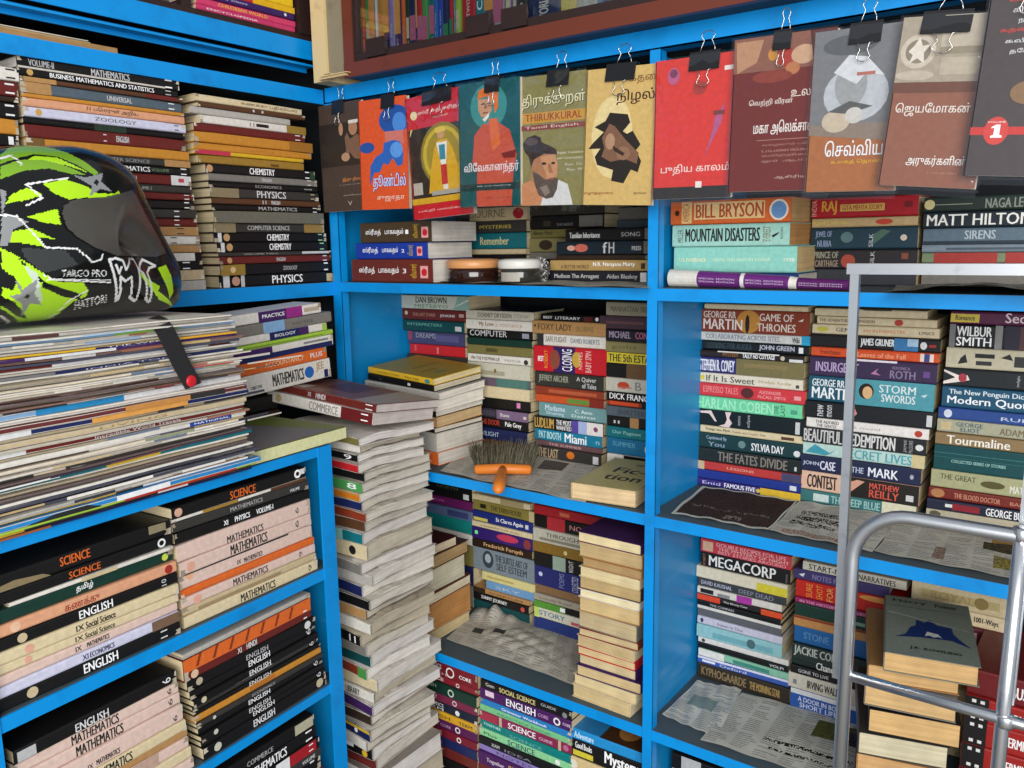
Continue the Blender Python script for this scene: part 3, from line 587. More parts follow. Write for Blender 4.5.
pb('of the pile beside the white-lidded jar', S1, (553, 551), (646, 648), 'L', [229.5, 243, 258, 263.5, 275.5, 288],
   ['black|T,ddd,.05,.45,.25,.7,Tamilian Inheritance;T,aaa,.72,.95,.3,.65,SONG|x=566:645', '1a2630|E,d8a090,.18,.5,.05,.2;E,c86a5a,.3,.5,.08,.3;T,ccc,.55,.6,.1,.9,f;T,bbb,.62,.68,.1,.9,H;T,ccc,.88,.98,.3,.6,PRESS|x=557:643', 'dark_brown||x=556:644',  # last entry: thin dark slab drawn in place of a shaded gap
    'b89860|T,5a4426,.12,.42,.2,.55,A BETTER WORLD;T,fff,.46,.88,.35,.8,N.R. Narayana Murty;B,3a3020,.94,.98,.2,.7|x=551:648', '24242c|T,ccc,.05,.52,.25,.75,Madison The Arrogant;T,bbb,.6,.9,.25,.75,Aidan Bluskey;B,ddd,.93,.99,.1,.9|x=551:648'], y=1.39)
pb('of the grey pile at the middle post', S1, (600, 600), (650, 650), 'L', [208, 222, 231, 244, 262, 286], ['grey', 'slate', 'charcoal', 'black', 'grey'], y=1.53)

# --- second shelf, first bay
pb('of the pile behind the yellow book', S2, (402, 414), (468, 464), 'L', [294.5, 309, 320.5, 332.5, 346, 357, 372, 390, 408, 428, 446],
   ['c9cfc2|T,333,.22,.68,.45,.9,DAN BROWN;T,6a8a6a,.2,.7,.1,.35,MISTERYO;P,8fb0a4,.78 0/1 0/1 1/.85 1;P,e0e8e0,.8 .2/1 .7/1 .8/.82 .3|x=402:468', 'maroon|O,e0c8a0,.1,.6,.2;T,c08a70,.2,.55,.35,.65,THE LAST STAND;T,ddd,.62,.84,.3,.6,JENKINS;B,b99,.9,.97,.4,.7|x=400:466',
    'dark_teal|T,6fb0a0,.08,.65,.5,.75,INTERPRETERS;B,ccc,.86,.96,.2,.6|x=403:465', '45436c|B,8a4a5a,.0,.08,.3,1;T,99a,.15,.5,.5,.9,DREAMS;B,5a5684,.5,.9,.3,.8|x=408:465', 'red|B,c88,.5,.53,.2,.8;B,d55,.08,.12,.3,.9|x=410:465', 'charcoal', 'olive', 'navy', 'black', 'grey'])
pb('of the pile behind the hand brush', S2, (466, 474), (533, 527), 'L', [309.5, 319, 329.5, 338, 345.5, 355, 363.5, 379, 387.5, 400, 411, 420.5, 431, 443, 454],
   ['c3c0ae|T,665f4e,.18,.68,.25,.75,DORNEY DRYSDEN;T,9a9a88,.72,.95,.3,.7,STEWART|tc=1c2a4c', 'white|T,8a6a4a,.2,.42,.25,.8,My Love;T,c8a890,.45,.85,.35,.65,a romance', 'black|T,ccc,.04,.62,.2,.95,COMPUTER;B,99a,.85,.95,.2,.8', 'dark_green', 'olive|B,5a5230,.3,.48,.3,.7',
    'white|T,333,.06,.52,.3,.7,FIN THE POSTMAN LIE;O,333,.93,.4,.32;T,999,.6,.85,.3,.6,MEMOIR', 'c9c6b4|B,a8a28c,.1,.6,.2,.5;E,8a6a3a,.45,.5,.02,.15|say=worn_blank_spine', 'slate|B,6a5a6a,.0,.45;B,4f7a72,.45,.95', 'cream|B,555,.12,.22,.75,1', 'black|B,c8e0d8,.1,.2,.2,.9;B,d8b,.78,.84,.3,.8', '3c3240|T,556,.05,.42,.25,.8,FORBIDDEN;B,7c6484,.46,1;T,ddd,.52,.68,.3,.7,Shame;B,dcb,.92,.97,.3,.6',
    'black|T,c4402d,.15,.5,.3,.85,THE DOOR;T,fff,.6,.88,.2,.8,Pale Grey', 'navy|T,bcd,.1,.5,.3,.7,TWILIGHT', 'brown'])
pb('of the pile with the thick red spine', S2, (536, 535), (606, 601), 'L', [313.5, 320, 333.5, 345.5, 371.5, 386.5, 395, 403, 417.5, 430, 441.5, 447.5, 460],
   ['black|T,eee,.05,.2,.3,.7,BEST;T,ddd,.25,.66,.25,.7,LITERARY;B,5a1f22,.72,.86,.1,.8;O,ddd,.93,.5,.3|x=540:601', 'tan|O,333,.04,.6,.1;T,5a4a30,.08,.55,.3,.8,FOXY LADY;T,8a744a,.62,.84,.3,.7,BURNS|x=533:606', 'white|B,333,-.1,0;T,777,.04,.38,.35,.8,SAFE FLIGHT;T,789,.45,.9,.35,.75,DAVID ROBERTS|x=543:606',
    'c8202c|B,30205c,.28,.58;E,8a4a3a,.3,.5,.07,.38;V,fff,.4,.54,.08,.92,CLOSING;V,e8a030,.15,.2,.15,.85,ROBERT;E,c8a040,.6,.55,.06,.3;V,f0c8c0,.63,.68,.2,.85,NOTES;V,f0c8c0,.72,.8,.1,.9,BABY SPIN;T,fff,.06,.14,.4,.6,BEST|x=535:607 say=thick_with_white_lettering', '33332f|T,998,.06,.5,.25,.8,JEFFREY ARCHER;T,ccc,.62,.9,.5,.85,A Quiver;T,ccc,.7,.9,.12,.45,of Tales', 'rust|B,b85a3a,.2,.9,.3,.7', 'c8542a|B,6a8a3a,.48,.8,.2,.8;B,842a20,.8,1',
    '6f9a9c|T,cde,.1,.4,.45,.85,Madame;T,cde,.12,.38,.12,.4,Dreaming;T,dee,.55,.8,.5,.75,C. Anne;T,dee,.5,.85,.2,.4,Dearest|x=538:606', '1e1c1a|T,c9a458,.02,.3,.1,.92,LUDLUM;B,1c1a18,.32,.56;T,eee,.34,.56,.5,.9,THE MOST;T,eee,.34,.56,.1,.45,WANTED;P,5a4a9c,.56 0/.66 0/.66 1/.56 1;P,a8b8e0,.66 0/.78 0/.78 1/.66 1;B,e8e4e0,.78,1;O,8a4a6a,.9,.5,.2|x=534:603',
    '1a7fa0|T,bfe8e8,.06,.4,.2,.85,PAT BOOTH;T,fff,.46,.78,.12,.9,Miami;T,9cd,.92,.97,.3,.6,n', 'mauve|T,caa,.2,.7,.3,.7,THE SUMMER', 'charcoal|T,b9a080,.05,.36,.15,.9,THE LAST;E,e07a2a,.55,.6,.06,.3;B,ddd,.88,.96,.2,.8'])
pb('of the pile against the middle post', S2, (606, 607), (668, 664), 'L', [301.5, 315, 328, 340, 350.5, 361, 375, 389, 398, 403, 413, 423, 434, 450, 466],
   ['9a9580|T,6a6450,.08,.9,.3,.7,MANHATTAN TRANSFER', '4a3640|B,6a4a50,.1,.7,.4,.6|x=600:664', '20222c|T,b0a0b8,.06,.42,.3,.85,MICHAEL;T,c07090,.5,.95,.3,.85,CONNELLY', '8c8458|T,6a6238,.1,.5,.3,.7,gold', '2a2a20|B,d6c43c,0,1,.0,1;T,222,.04,.85,.15,.85,THE 5th ESTATE|say=with_yellow_band', 'black|B,6a5034,.35,.75;B,4a4078,.78,.95',
    'c9c6b8|E,c4472d,.3,.5,.1,.25;B,c87a6a,.2,.44,.3,.4;T,888,.5,.6,.2,.8,B', 'black|T,fff,.05,.8,.2,.85,DICK FRANCIS', 'rust|B,d8502a,.05,.55,.2,.9;B,111,.6,.7', 'slate|T,445,.2,.8,.25,.75,SHATTERED', 'black|B,b58a58,.4,.55;T,ddd,.12,.22,.3,.6,II;T,a8222a,.68,.85,.2,.8,YES', 'teal|T,8fc8c0,.1,.6,.3,.7,Our Pageant', '1a6a94|T,5fa0c0,.1,.5,.5,.8,SUMMER;E,e0d8c0,.75,.5,.09,.4;E,d8a070,.75,.5,.04,.18', 'white|B,111,.3,.9;E,111,.16,.5,.05,.3'])

# yellow-topped pile, turned a little towards the viewer
yy = [377, 384, 391, 399, 411, 417, 428, 433.5, 453, 466.5]
Yp = Vector((-1.037, 1.16, 0)); yw = -4.0
fr = on_z(437, 466.5, S2); fr.z = 0; nY = Vector((math.sin(R(yw)), -math.cos(R(yw)), 0)); cY = nY.dot(fr)
Yz = [on_plane(436, y, yw, cY).z for y in yy]; yt = Yz[0]; Yz = [S2+.0006+(z-Yz[-1])*(yt-S2-.0006)/(yt-Yz[-1]) for z in Yz]
dY = Vector((math.cos(R(yw)), math.sin(R(yw)), 0))
Ycorner = on_plane(434, 388, yw, cY)
Yl = on_plane(368, 372, yw, cY)
LY_ = (Ycorner-Yl).length
rowsY = [('yellow', 'T,6a5a1a,.15,.5,.35,.65,A SHORT STORY;T,6a5a1a,.58,.8,.35,.65,PALE FIRE;E,4f8a8a,.92,.5,.04,.35', 'e6d6a6', 'paperback', 'a8902a', 'P,8a7a2c,.2 .3/.5 .3/.5 .34/.2 .34;P,8a7a2c,.3 .5/.8 .5/.8 .54/.3 .54;E,7a8a5a,.3 .7/.1 .06' , 0),
 ('black', 'O,777,.2,.5,.1;B,ddd,.62,.66,.3,.7', 'd8ccb0', 'paperback', None, '', .0), ('pale_grey', 'T,777,.05,.3,.3,.7,OXFORD', 'eee6d8', 'paperback', '9a9a98', '', .02), ('white', '', 'f0e8da', 'paperback', None, '', .01), ('black', '', 'e8e0d0', 'paperback', None, '', .005),
 ('tan', '', 'd8b888', 'paperback', None, '', .004), ('black', '', 'e4d8c4', 'paperback', None, '', 0), ('pale_grey', '', 'ddd6c8', 'paperback', None, '', .003), ('orange', '', 'd8d0c4', 'paperback', None, '', .006)]
for i, (cl, de, pc, kd, tc_, tp, ex) in enumerate(rowsY):
    T = Yz[i]-Yz[i+1]-.0006; L = LY_+ex
    ctr = Ycorner.copy(); ctr.z = 0
    loc = Vector((Ycorner.x, Ycorner.y, 0)) + dY*(ex*.6 - L/2) + Vector((0, 0, Yz[i+1]))
    book(kd, f"{colname(cl)} {kd} with bare pale page ends, {ordw(i, 9)} of the pile under the yellow book" if i else 'yellow paperback with plain olive yellow cover topping the pile beside the brush', 'books in the yellow-topped pile',
         mat4(loc, yw+(i % 3-1)*1.2, -2.2*(1-i/8), 4.2*(1-i/8)), L, .15, T, cl, pc, de, seed=300+i, tcol=tc_, top='P,8a7a2c,.2 .3/.5 .3/.5 .34/.2 .34;P,8a7a2c,.3 .5/.8 .5/.8 .54/.3 .54;P,7d8a5c,.3 .15/.5 .15/.5 .22/.3 .22' if i == 0 else '')

# fiction book lying on the shelf lip
book('paperback', 'thick cream paperback with the word Fiction on its cover, lying on the shelf edge', 'single books on the shelf edges', mat4((-.799, 1.352, S2+.002), -84), .20, .127, .030, 'c9b88a', 'e4c79a', '', seed=333, tcol='c0b274',
     top='T,2a2a22,.3,.8,.5,.68,Fic-;T,2a2a22,.3,.86,.25,.42,tion;T,4a4a3a,.5,.72,.78,.85,the')

# --- third shelf, first bay
pb('of the pile behind the tilted brown books', S3, (405, 412), (472, 474), 'R', [485, 503.5, 513, 523.5, 538, 549, 571, 590, 612],
   ['black|T,554,.5,.8,.5,.7,NORTH;B,ddd,.88,.96,.1,.4', '6a1f5c|T,c6a,.4,.6,.4,.7,SYLVIA', '5a6a90|B,3a4470,.65,.95,.2,.8', '17807c', 'white|T,a8222a,.6,.7,.3,.7,7', 'olive', 'navy', 'grey'])
pb('of the pile above the crumpled newspaper', S3, (472, 474), (534, 528), 'L', [493, 499.5, 510.5, 521.5, 527.5, 540, 549, 573, 582, 591, 596.5, 605, 615],
   ['cream|B,a89a70,.5,.9|x=472:529', '8c8040|B,2a2418,.12,.22,.3,.7;T,4a4020,.3,.8,.25,.75,THE YARN HOUSE;B,c8b888,.92,1', '22307c|B,d6c85a,.02,.26,.1,.4;T,fff,.4,.84,.25,.75,St Clares Again;B,ddd,.88,.93,.3,.7', 'cream|T,6a5030,.15,.8,.3,.7,a beautiful love story', '35206c|B,8fa,.05,.1,.4,.7;E,c43a5a,.6,.6,.18,.3;E,8a3a3a,.92,.5,.06,.4', '2c2018|T,e0b080,.2,.85,.2,.8,Frederick Forsyth|say=with_pale_lettering',
    '7d8a94|E,3a4650,.26,.55,.09,.38;E,a8b4bc,.26,.6,.05,.2;T,3a4650,.38,.9,.55,.85,THE SUBTLE ART OF;T,3a4650,.4,.88,.2,.5,SELF ESTEEM|x=472:534', 'd8cf90|B,b8a860,.1,.6,.4,.6|x=482:535', '6f9cc8|T,bcd,.2,.7,.35,.65,SKY|x=486:534', 'tan|B,3a2c20,0,.22;T,5a3a20,.3,.9,.3,.7,OVERTURE', 'black|T,eee,.15,.62,.25,.8,SUNNY JOURNEY;O,c8504a,.9,.5,.3', 'dark_teal'])
pb('of the pile behind the cream-edged pile', S3, (534, 535), (600, 597), 'L', [504, 514, 527.5, 542, 553, 567.5, 587.5, 596, 603.5, 610.5, 621, 633],
   ['a8222a|B,c86a4a,.4,.55,.3,.7', 'black|B,b8303a,.2,.48;T,c88,.55,.9,.3,.7,NORA', 'c2bfae|B,8a8674,.1,.9,.2,.4;T,5a5648,.2,.9,.5,.8,THROUGH LIFE', '8a6a2a|O,e0d090,.5,.5,.2', '1d1c1c|B,9ab0a0,.3,.5;V,ddd,.55,.62,.1,.9,NIGHT|say=with_pale_picture', '2a2f70|O,c8d0f0,.1,.6,.12;V,8a90c0,.4,.48,.15,.9,POEMS;V,c0c4e0,.6,.7,.1,.9,COLLECTED', '8a6a4a', 'a8a090|T,6a6456,.1,.6,.3,.7,Lonely Road', 'black|B,5a9a3a,0,.5;B,fff,.42,.5,.2,.8', 'd9d8c4|T,5a7a9a,.08,.5,.3,.8,STORY;B,c8e070,.0,.08;B,c85a6a,.6,.8,.2,.5', '2a3a7c'])
pb('of the cream-edged pile beside the post', S3, (578, 577), (642, 632), 'L', [531, 541.5, 556, 565, 575.5, 589, 597.5, 612, 629, 637, 648, 656.5, 667, 678, 688, 701],
   ['4a2a5c||p=ecd9a8', 'tan||p=c8ae7e x=578:642', 'tan||p=b8986a x=583:643', 'cream||p=e2cfa0 x=580:641', 'brown||p=c6aa78', 'white||p=f0e2b8', 'tan||p=d8bd88', 'grey||p=c8b48c', 'rust||p=d2bc90', 'cream||p=ccb384', 'red||p=dcc290', 'purple||p=d9c598', 'purple||p=d8be8c x=576:640', 'cream||p=e2cc9c x=574:638', 'cream||p=d8c08e x=574:634'], y=1.268, turned=90, dep=.185, yawjit=1.8)
# brown pile leaning on the floor pile's side
xz = [528, 537, 549.5, 573, 582.5, 609, 618.5]
zX = [on_plane(468, y, 90, -1.17).z for y in xz]; shX = S3+.0006-zX[-1]; zX = [z+shX for z in zX]
for i, (cl, pc, w_, tcx) in enumerate((('4a2018', 'e0cfae', .115, '4a2018'), ('5a3a26', 'b8996c', .15, '4f3626'), ('4a4038', 'd6cfb4', .145, None), ('6a2a20', 'e2d6b6', .158, '6a2a20'), ('b58a58', 'c08a52', .16, 'c9a878'), ('cream', 'd9c494', .148, None))):
    book('paperback', ['dark maroon', 'dark brown', 'charcoal', 'rust red', 'tan', 'cream'][i] + f" {'hardback' if i in (2, 4) else 'paperback'} with yellowed page ends, {ordw(i, 6)} of the brown pile beside the white-paged pile", 'books in the brown pile',
         mat4((-1.17-.093+(.004 if i % 2 else -.003), 1.262, zX[i+1]), (-2, 1.5, 0, 2, -1, .6)[i]), .185, w_, zX[i]-zX[i+1]-.0006, cl, pc, '', seed=360+i, tcol=tcx)

# --- lowest shelf, first bay: schoolbooks flush with the shelf edge
GC = 'O,eee,.8,.5,.36;O,9a2a3a,.8,.5,.26;T,eee,.86,.95,.3,.6,CORE'
pb('of the lowest pile beside the white-paged pile', S4, (392, 400), (478, 476), 'R', [676, 694, 702, 716, 727, 738, 748, 760, 770, 782, 795, 815, 838, 862],
   ['7a1f28|T,eee,.3,.6,.5,.85,MATHEMATICS;T,caa,.3,.7,.15,.35,GUIDE;O,eee,.7,.5,.36;O,7a1f28,.7,.5,.26;T,fff,.8,.93,.35,.6,CORE', '8a2430|T,eee,.3,.62,.3,.8,SCIENCE;O,eee,.78,.5,.34;O,8a2430,.78,.5,.22', 'dark_green|T,9ab8a8,.3,.55,.5,.85,ENGLISH;O,cdc,.72,.5,.34;O,17392f,.72,.5,.22', '7a2a48|T,dbc,.3,.55,.3,.75,CHEMISTRY;O,dcc,.75,.5,.32;O,7a2a48,.75,.5,.2', '1e2638|T,ddd,.3,.62,.5,.9,MATHEMATICS;T,ddd,.35,.62,.1,.42,TERM;O,eee,.78,.5,.3', 'd9a52a|T,5a4a20,.3,.7,.3,.7,ENGLISH;T,333,.8,.95,.3,.7,TERM',
    '5a1f50|T,dcd,.25,.55,.3,.8,ENGLISH;T,b9b,.58,.7,.3,.6,CORE;O,eee,.78,.5,.32;O,5a1f50,.78,.5,.2', '7a1f30|T,ecc,.3,.6,.3,.8,SCIENCE;O,eee,.8,.5,.34;O,7a1f30,.8,.5,.2', 'navy|B,8a4a9a,.4,.6,.3,.6', 'maroon', 'black', 'purple', 'navy'], y=1.262, kind='textbook', W=.19)
pb('of the lowest pile topped by a black SOCIAL SCIENCE', S4, (481, 476), (572, 566), 'L', [678, 687.5, 699.5, 706.5, 713.5, 724, 733, 741.5, 750.5, 758, 772, 790, 812, 845],
   ['black|T,ccc,.06,.16,.4,.8,Gem;T,e8d890,.22,.62,.25,.8,SOCIAL SCIENCE;T,bbb,.68,.84,.5,.8,GUIDE;O,888,.93,.4,.3', '4a1f5c|B,e8d0e0,.06,.16,.4,.9;T,fff,.3,.62,.2,.85,ENGLISH;T,c9c,.65,.76,.35,.65,CORE;O,eee,.85,.5,.34;O,4a1f5c,.85,.5,.2;T,dcd,.91,.99,.4,.65,CORE', '2a7fc4|T,fff,.25,.75,.3,.7,Grammar Workbook', '7cc48a|T,387,.2,.8,.3,.6,PRACTICE BOOK', '8a2a50|B,a8344a,.0,.2,.1,.9;B,c8b090,.22,.25;T,fff,.32,.62,.2,.8,SCIENCE;B,c8b090,.86,.89;T,dbc,.66,.8,.3,.6,GUIDE;O,c06a8a,.94,.5,.3', '10807c|T,cfe,.04,.24,.5,.8,TOGETHER;T,6fb8b0,.34,.7,.2,.6,SCIENCE',
    '8fd39a|T,3a6a3a,.05,.2,.3,.7,Plus;T,356,.32,.62,.15,.85,SCIENCE;O,eee,.86,.5,.34', 'black|T,ccc,.15,.24,.3,.7,XAM;T,889,.3,.6,.3,.6,IDEA', 'lilac|T,546,.2,.6,.3,.7,NOTES', '4a1f5c|T,dcd,.1,.3,.3,.7,Together;T,dcb450,.35,.5,.2,.8,ENGLISH', 'maroon', 'navy', 'black'], y=1.262, kind='textbook', W=.19)
pb('of the short lowest pile by the post', S4, (571, 564), (648, 642), 'L', [727, 736, 751, 770, 786, 800, 815, 850],
   ['2590d0|T,cef,.04,.3,.2,.8,Adventure|tc=2a86c4 top=B,4a2e1a,.0,.85,.05,.62;E,a8743a,.3,.35,.2,.14;E,c8a060,.55,.4,.08,.1', 'black|T,eee,.06,.28,.55,.9,Good Books;B,d6c63c,.03,.3,.12,.42;T,fff,.45,.88,.1,.95,Mystery', 'd8bf8c|O,e8e0d0,.05,.7,.2;B,222,.02,.3,.1,.35;T,8a6a2a,.4,.85,.3,.7,MALORY', 'navy', 'cream', 'red', 'black'], y=1.268, W=.17)

# --- second bay, first shelf
pb('of the pile under the hanging red book', S1, (670, 674), (789, 795), 'L', [201.5, 225, 246.5, 271.5, 285],
   ['d9672e|E,3a2a20,.06,.5,.02,.12;B,e8c080,.1,.19,.05,.95;V,b8562a,.11,.17,.1,.9,AMERICA;B,ecc78a,.21,.8,.2,.9;T,b5502a,.225,.785,.26,.84,BILL BRYSON;E,f0e4d0,.91,.5,.075,.42;E,6a96c8,.91,.5,.06,.34|x=670:790 p=d9b27a', '9fcfc2|V,555,.05,.1,.2,.8,MILLER;T,222,.12,.76,.22,.82,MOUNTAIN DISASTERS;V,8a6a4a,.79,.85,.2,.85,EVEREST;P,222,.86 .45/.92 .6/.91 .5/.87 .35;V,444,.93,.95,.3,.8,BOOKS|x=673:790 p=c8935a', '8ccdbf|T,e8e6b8,.05,.28,.42,.56,U.S. PAPERBACK;T,cde8c8,.32,.8,.44,.56,TRAVEL AND HISTORY READER;T,dee8d8,.9,.98,.42,.56,1988|x=674:797 p=d0b27e', '23407c|B,9ab,.9,.94,.2,.8|x=686:798 p=d8d2c4'], y=1.318, W=.135, yawjit=.6)
pb('of the pile under the hanging grey book', S1, (812, 812), (918, 916), 'L', [198.5, 219.5, 229.5, 252, 272, 289],
   ['b01f2a|V,e8b0a0,.0,.05,.1,.9,INDIA;T,e0a840,.1,.24,.15,.85,RAJ;B,d9b25a,.28,.7,.3,.65;T,a8302a,.3,.68,.36,.6,GITA MEHTA STORY;B,7a1a20,.88,.95,.4,.7', 'c2a678|T,d8c060,.02,.35,.3,.8,River Dreams;E,c4472d,.7,.5,.08,.3', '1d3a48|T,89b,.04,.2,.5,.85,JEWEL OF;T,89b,.06,.2,.12,.42,NUBIA;E,5a7a7a,.35,.55,.06,.25;P,4a6a5a,.6 .2/.76 .8/.68 .9/.58 .6;V,ccd,.56,.6,.1,.7,SILK;O,d8c8b8,.88,.5,.14', '2a2628|T,998,.02,.26,.55,.9,PRINCE OF;T,987,.03,.26,.1,.45,CARTHAGE;E,a84a3a,.36,.4,.07,.35;V,ccc,.57,.61,.2,.9,SILK;B,8a4a3a,.86,.92,.5,.8', '3c3e44'], y=1.42)
pb('of the pile behind the chrome top bar', S1, (924, 920), (1052, 1052), 'L', [197.5, 213, 230, 246.5, 255, 266, 290],
   ['26332e|O,d6c890,.05,.5,.34;B,98a090,.1,.4,.45,.5;T,8a948a,.5,.98,.15,.8,NAGA LEGEND', '1c2830|T,f0eee8,.03,.85,.15,.85,MATT HILTON', '5f7280|T,b8c4cc,.34,.58,.3,.85,SIRENS;B,2a3844,0,1,.0,.2', '7a8894|B,4a5864,.2,.8,.3,.6', '7a8a6a|B,a83a34,.1,.6;B,a83a34,.66,1', 'grey'], y=1.43)

# --- second bay, second shelf
pb('of the pile between post and chrome frame', S2, (701, 697), (810, 801), 'L', [303, 308.5, 331.5, 340.5, 350, 357, 373, 383.5, 396.5, 410, 426.5, 434, 449, 462.5, 471, 480, 487],
   ['cream||x=705:809', '8a3a22|E,c88a3a,.46,.5,.11,.5;E,2a1c18,.45,.4,.02,.4;T,e8d8c8,.03,.34,.62,.92,GEORGE RR;T,f0e4d8,.03,.4,.12,.58,MARTIN;T,e8d8c8,.56,.86,.56,.88,GAME OF;T,e8d8c8,.54,.88,.12,.46,THRONES;P,e8d8c8,.9 .6/.95 .72/.94 .6|x=700:810 say=thick_with_pale_lettering', 'd6d6d0|T,889,.08,.74,.25,.8,COLLABORATING ACROSS SITES;T,445,.85,.91,.2,.8,Wiki;B,2aa5d0,.93,1|x=697:810', '161c20|T,3c4c54,.05,.48,.2,.85,LOOKING FOR ALASKA;T,ccd,.55,.87,.2,.85,JOHN GREEN;B,eee,.91,.95,.2,.8|x=702:809', '2a2220|B,e8e4dc,.2,.78,.82,1;T,9a6a3a,.25,.4,.25,.75,MYSTERY;T,fff,.44,.74,.2,.8,TALLY HO COTTAGE;O,cba,.81,.5,.32;B,ddd,.87,.99,.05,.45|x=698:805',
    '2c2c6c|B,7a7048,.38,1;T,e8e8f0,.02,.36,.12,.85,STEPHEN R. COVEY;B,8a7a50,.45,.85,.5,.75|x=697:804', 'e2d8c4|B,d8c840,.02,.07,.3,.7;T,555,.09,.56,.2,.8,If It Is Sweet;T,b8a888,.6,.9,.3,.7,Mridula Koshy;B,444,.94,.97,.2,.5|x=697:803', 'd23c44|T,e88,.04,.38,.3,.8,ESPRESSO TALES;E,5a2a2a,.47,.5,.06,.4;T,f0a0a0,.58,.78,.55,.8,ALEXANDER;T,f0a0a0,.57,.82,.2,.45,McCALL SMITH;B,e8a0a0,.9,.96,.3,.6', '74d6a2|T,a8ecc4,.01,.74,.1,.88,HARLAN COBEN;V,2a4a3a,.75,.79,.2,.8,ONE;V,2a4a3a,.81,.85,.1,.9,LAST;B,4fa080,.9,.96,.3,.6|x=697:803',
    '152024|P,e8d0cc,.0 .85/.12 .95/.18 .3/.16 .3/.1 .75/.02 .75;P,e8d0cc,.26 .95/.32 .95/.3 .6/.33 .3/.3 .0/.2 .05/.26 .2/.28 .5;V,bbb,.38,.42,.2,.8,stephenie;V,bbb,.47,.51,.15,.9,eclipse;B,ccc,.92,.96,.1,.8', 'cream|T,4a4030,.05,.3,.3,.75,Voyage into Myth;T,8a7a5a,.33,.65,.3,.7,Family and Country Tale;B,5a3a28,.8,.92,.3,.7|x=700:803', '1c3c40|T,9ab,.08,.28,.55,.85,Captivated By;T,9ab,.1,.26,.15,.45,You;T,eee,.52,.82,.2,.7,SYLVIA DAY;E,ddd,.94,.35,.03,.2;O,6a8a8a,.43,.5,.25', '232b2a|T,8a8078,.2,.86,.15,.85,THE FATES DIVIDE;B,ccc,.93,.95,.2,.5', 'c03f3c|B,c8b48c,.0,.07;T,f0b0a0,.3,.56,.4,.7,LESSONS;B,4a4a6a,.82,1', '24388c|B,ddd,.9,.96,.2,.7', '3a2a7c|T,cce,.06,.24,.3,.75,Enid;T,fff,.28,.58,.2,.85,FAMOUS FIVE;B,e0b838,.63,1;O,d8c050,.61,.5,.3'])
pb('of the pile behind the square chrome leg', S2, (812, 800), (938, 917), 'L', [307.5, 315.5, 323.5, 333.5, 346.5, 356, 375.5, 401, 417.5, 428, 443, 455.5, 471.5, 490.5, 503],
   ['d9c8a4|B,3a3428,.45,.7,.85,1|x=815:927', 'd9c8a4|T,6a5a48,.02,.5,.3,.7,THE ADVENTURE COMPANION;E,b84030,.7,.5,.035,.4|x=817:937', 'dccba8|E,c8c048,.09,.5,.05,.25;T,555,.2,.34,.3,.7,GEMS;T,d8905a,.42,.75,.35,.65,AN INTERPRETER;T,555,.85,.96,.35,.65,LYRICS|x=812:940', '1e1c1e|T,eee,.4,.66,.15,.85,JAMES GRUNER;B,3a7ab0,.66,.84,.05,.95;B,a8c8e0,.76,.84,.4,.95;E,ddd,.88,.5,.025,.28;B,a8302a,.92,.97,.4,.6|x=812:941',
    'd9552c|T,8a3018,.08,.24,.25,.75,Frenchman;T,f0a880,.38,.75,.2,.7,Leaves of the Fall;B,f0d8c8,.86,.96,.1,.9;B,3a4a8a,.89,.93,.1,.9|x=811:940', '3a2c4c|B,e8e0e8,.36,.7,.9,1;T,b8a0c8,.05,.4,.25,.75,INSURGENT;P,b87aa8,.5 .3/.56 .6/.54 .4/.58 .25;T,8a7a9c,.65,.84,.15,.55,ROTH;T,8a7a9c,.66,.8,.6,.75,VERONICA;B,6a4a8a,.9,.95,.3,.6|x=810:938', '1f5468|B,4f98a4,.38,1;T,e8eef0,.03,.3,.6,.88,GEORGE RR;T,f0f4f4,.03,.38,.12,.56,MARTIN;E,2a1c14,.48,.55,.06,.3;E,d8b080,.49,.5,.04,.24;T,d8e4e4,.58,.86,.55,.85,STORM;T,d8e4e4,.6,.86,.2,.5,SWORDS;P,d0e4e4,.9 .55/.95 .62/.93 .5|x=808:935 say=thick_with_white_lettering',
    '1c1e22|V,ddd,.1,.15,.15,.85,new;V,ddd,.18,.22,.15,.85,moon;P,d88a90,.34 .3/.4 .8/.42 .5/.38 .2;B,ccc,.94,.98,.15,.8|x=806:936', 'e8e2dc|T,444,.08,.28,.5,.8,THE ADORED;T,444,.09,.26,.15,.42,THE GENTLE;E,b84030,.92,.5,.03,.3;T,aaa,.4,.62,.35,.6,a novel|x=806:930', '26262a|T,c8c8c4,.01,.33,.1,.95,BEAUTIFUL;T,d8d8d4,.37,.76,.1,.95,REDEMPTION;V,aaa,.83,.86,.1,.9,JAMIE;V,aaa,.87,.9,.1,.9,McGUIRE;E,ddd,.95,.5,.03,.2|x=803:927', 'b9d4cc|P,3f98a8,.02 .2/.1 .9/.24 .3/.3 .8/.2 .1;T,4fa0ac,.35,.9,.15,.85,SECRET LIVES;B,d0c090,.9,1|x=803:925', '232a48|T,c0c8e0,.02,.16,.35,.65,JOHN;T,dde,.17,.3,.2,.75,CASE;T,c0c8e0,.44,.54,.3,.65,THE;T,e8ecf4,.58,.82,.2,.75,MARK;E,aab,.93,.5,.015,.14|x=801:922', 'e0b8a0|B,26221f,.42,1;P,d8a088,.42 .1/.56 .85/.5 .9/.42 .7;T,222,.06,.32,.15,.85,CONTEST;T,d85a48,.6,.84,.55,.85,MATTHEW;T,d85a48,.6,.84,.12,.5,REILLY;B,ccc,.9,.96,.2,.5|x=800:920', '3c7474|B,c8d8d4,.12,.26,.2,.8;T,a0c8c8,.28,.7,.2,.8,THE DEEP BLUE;B,d8d4b8,.72,1|x=800:917'])
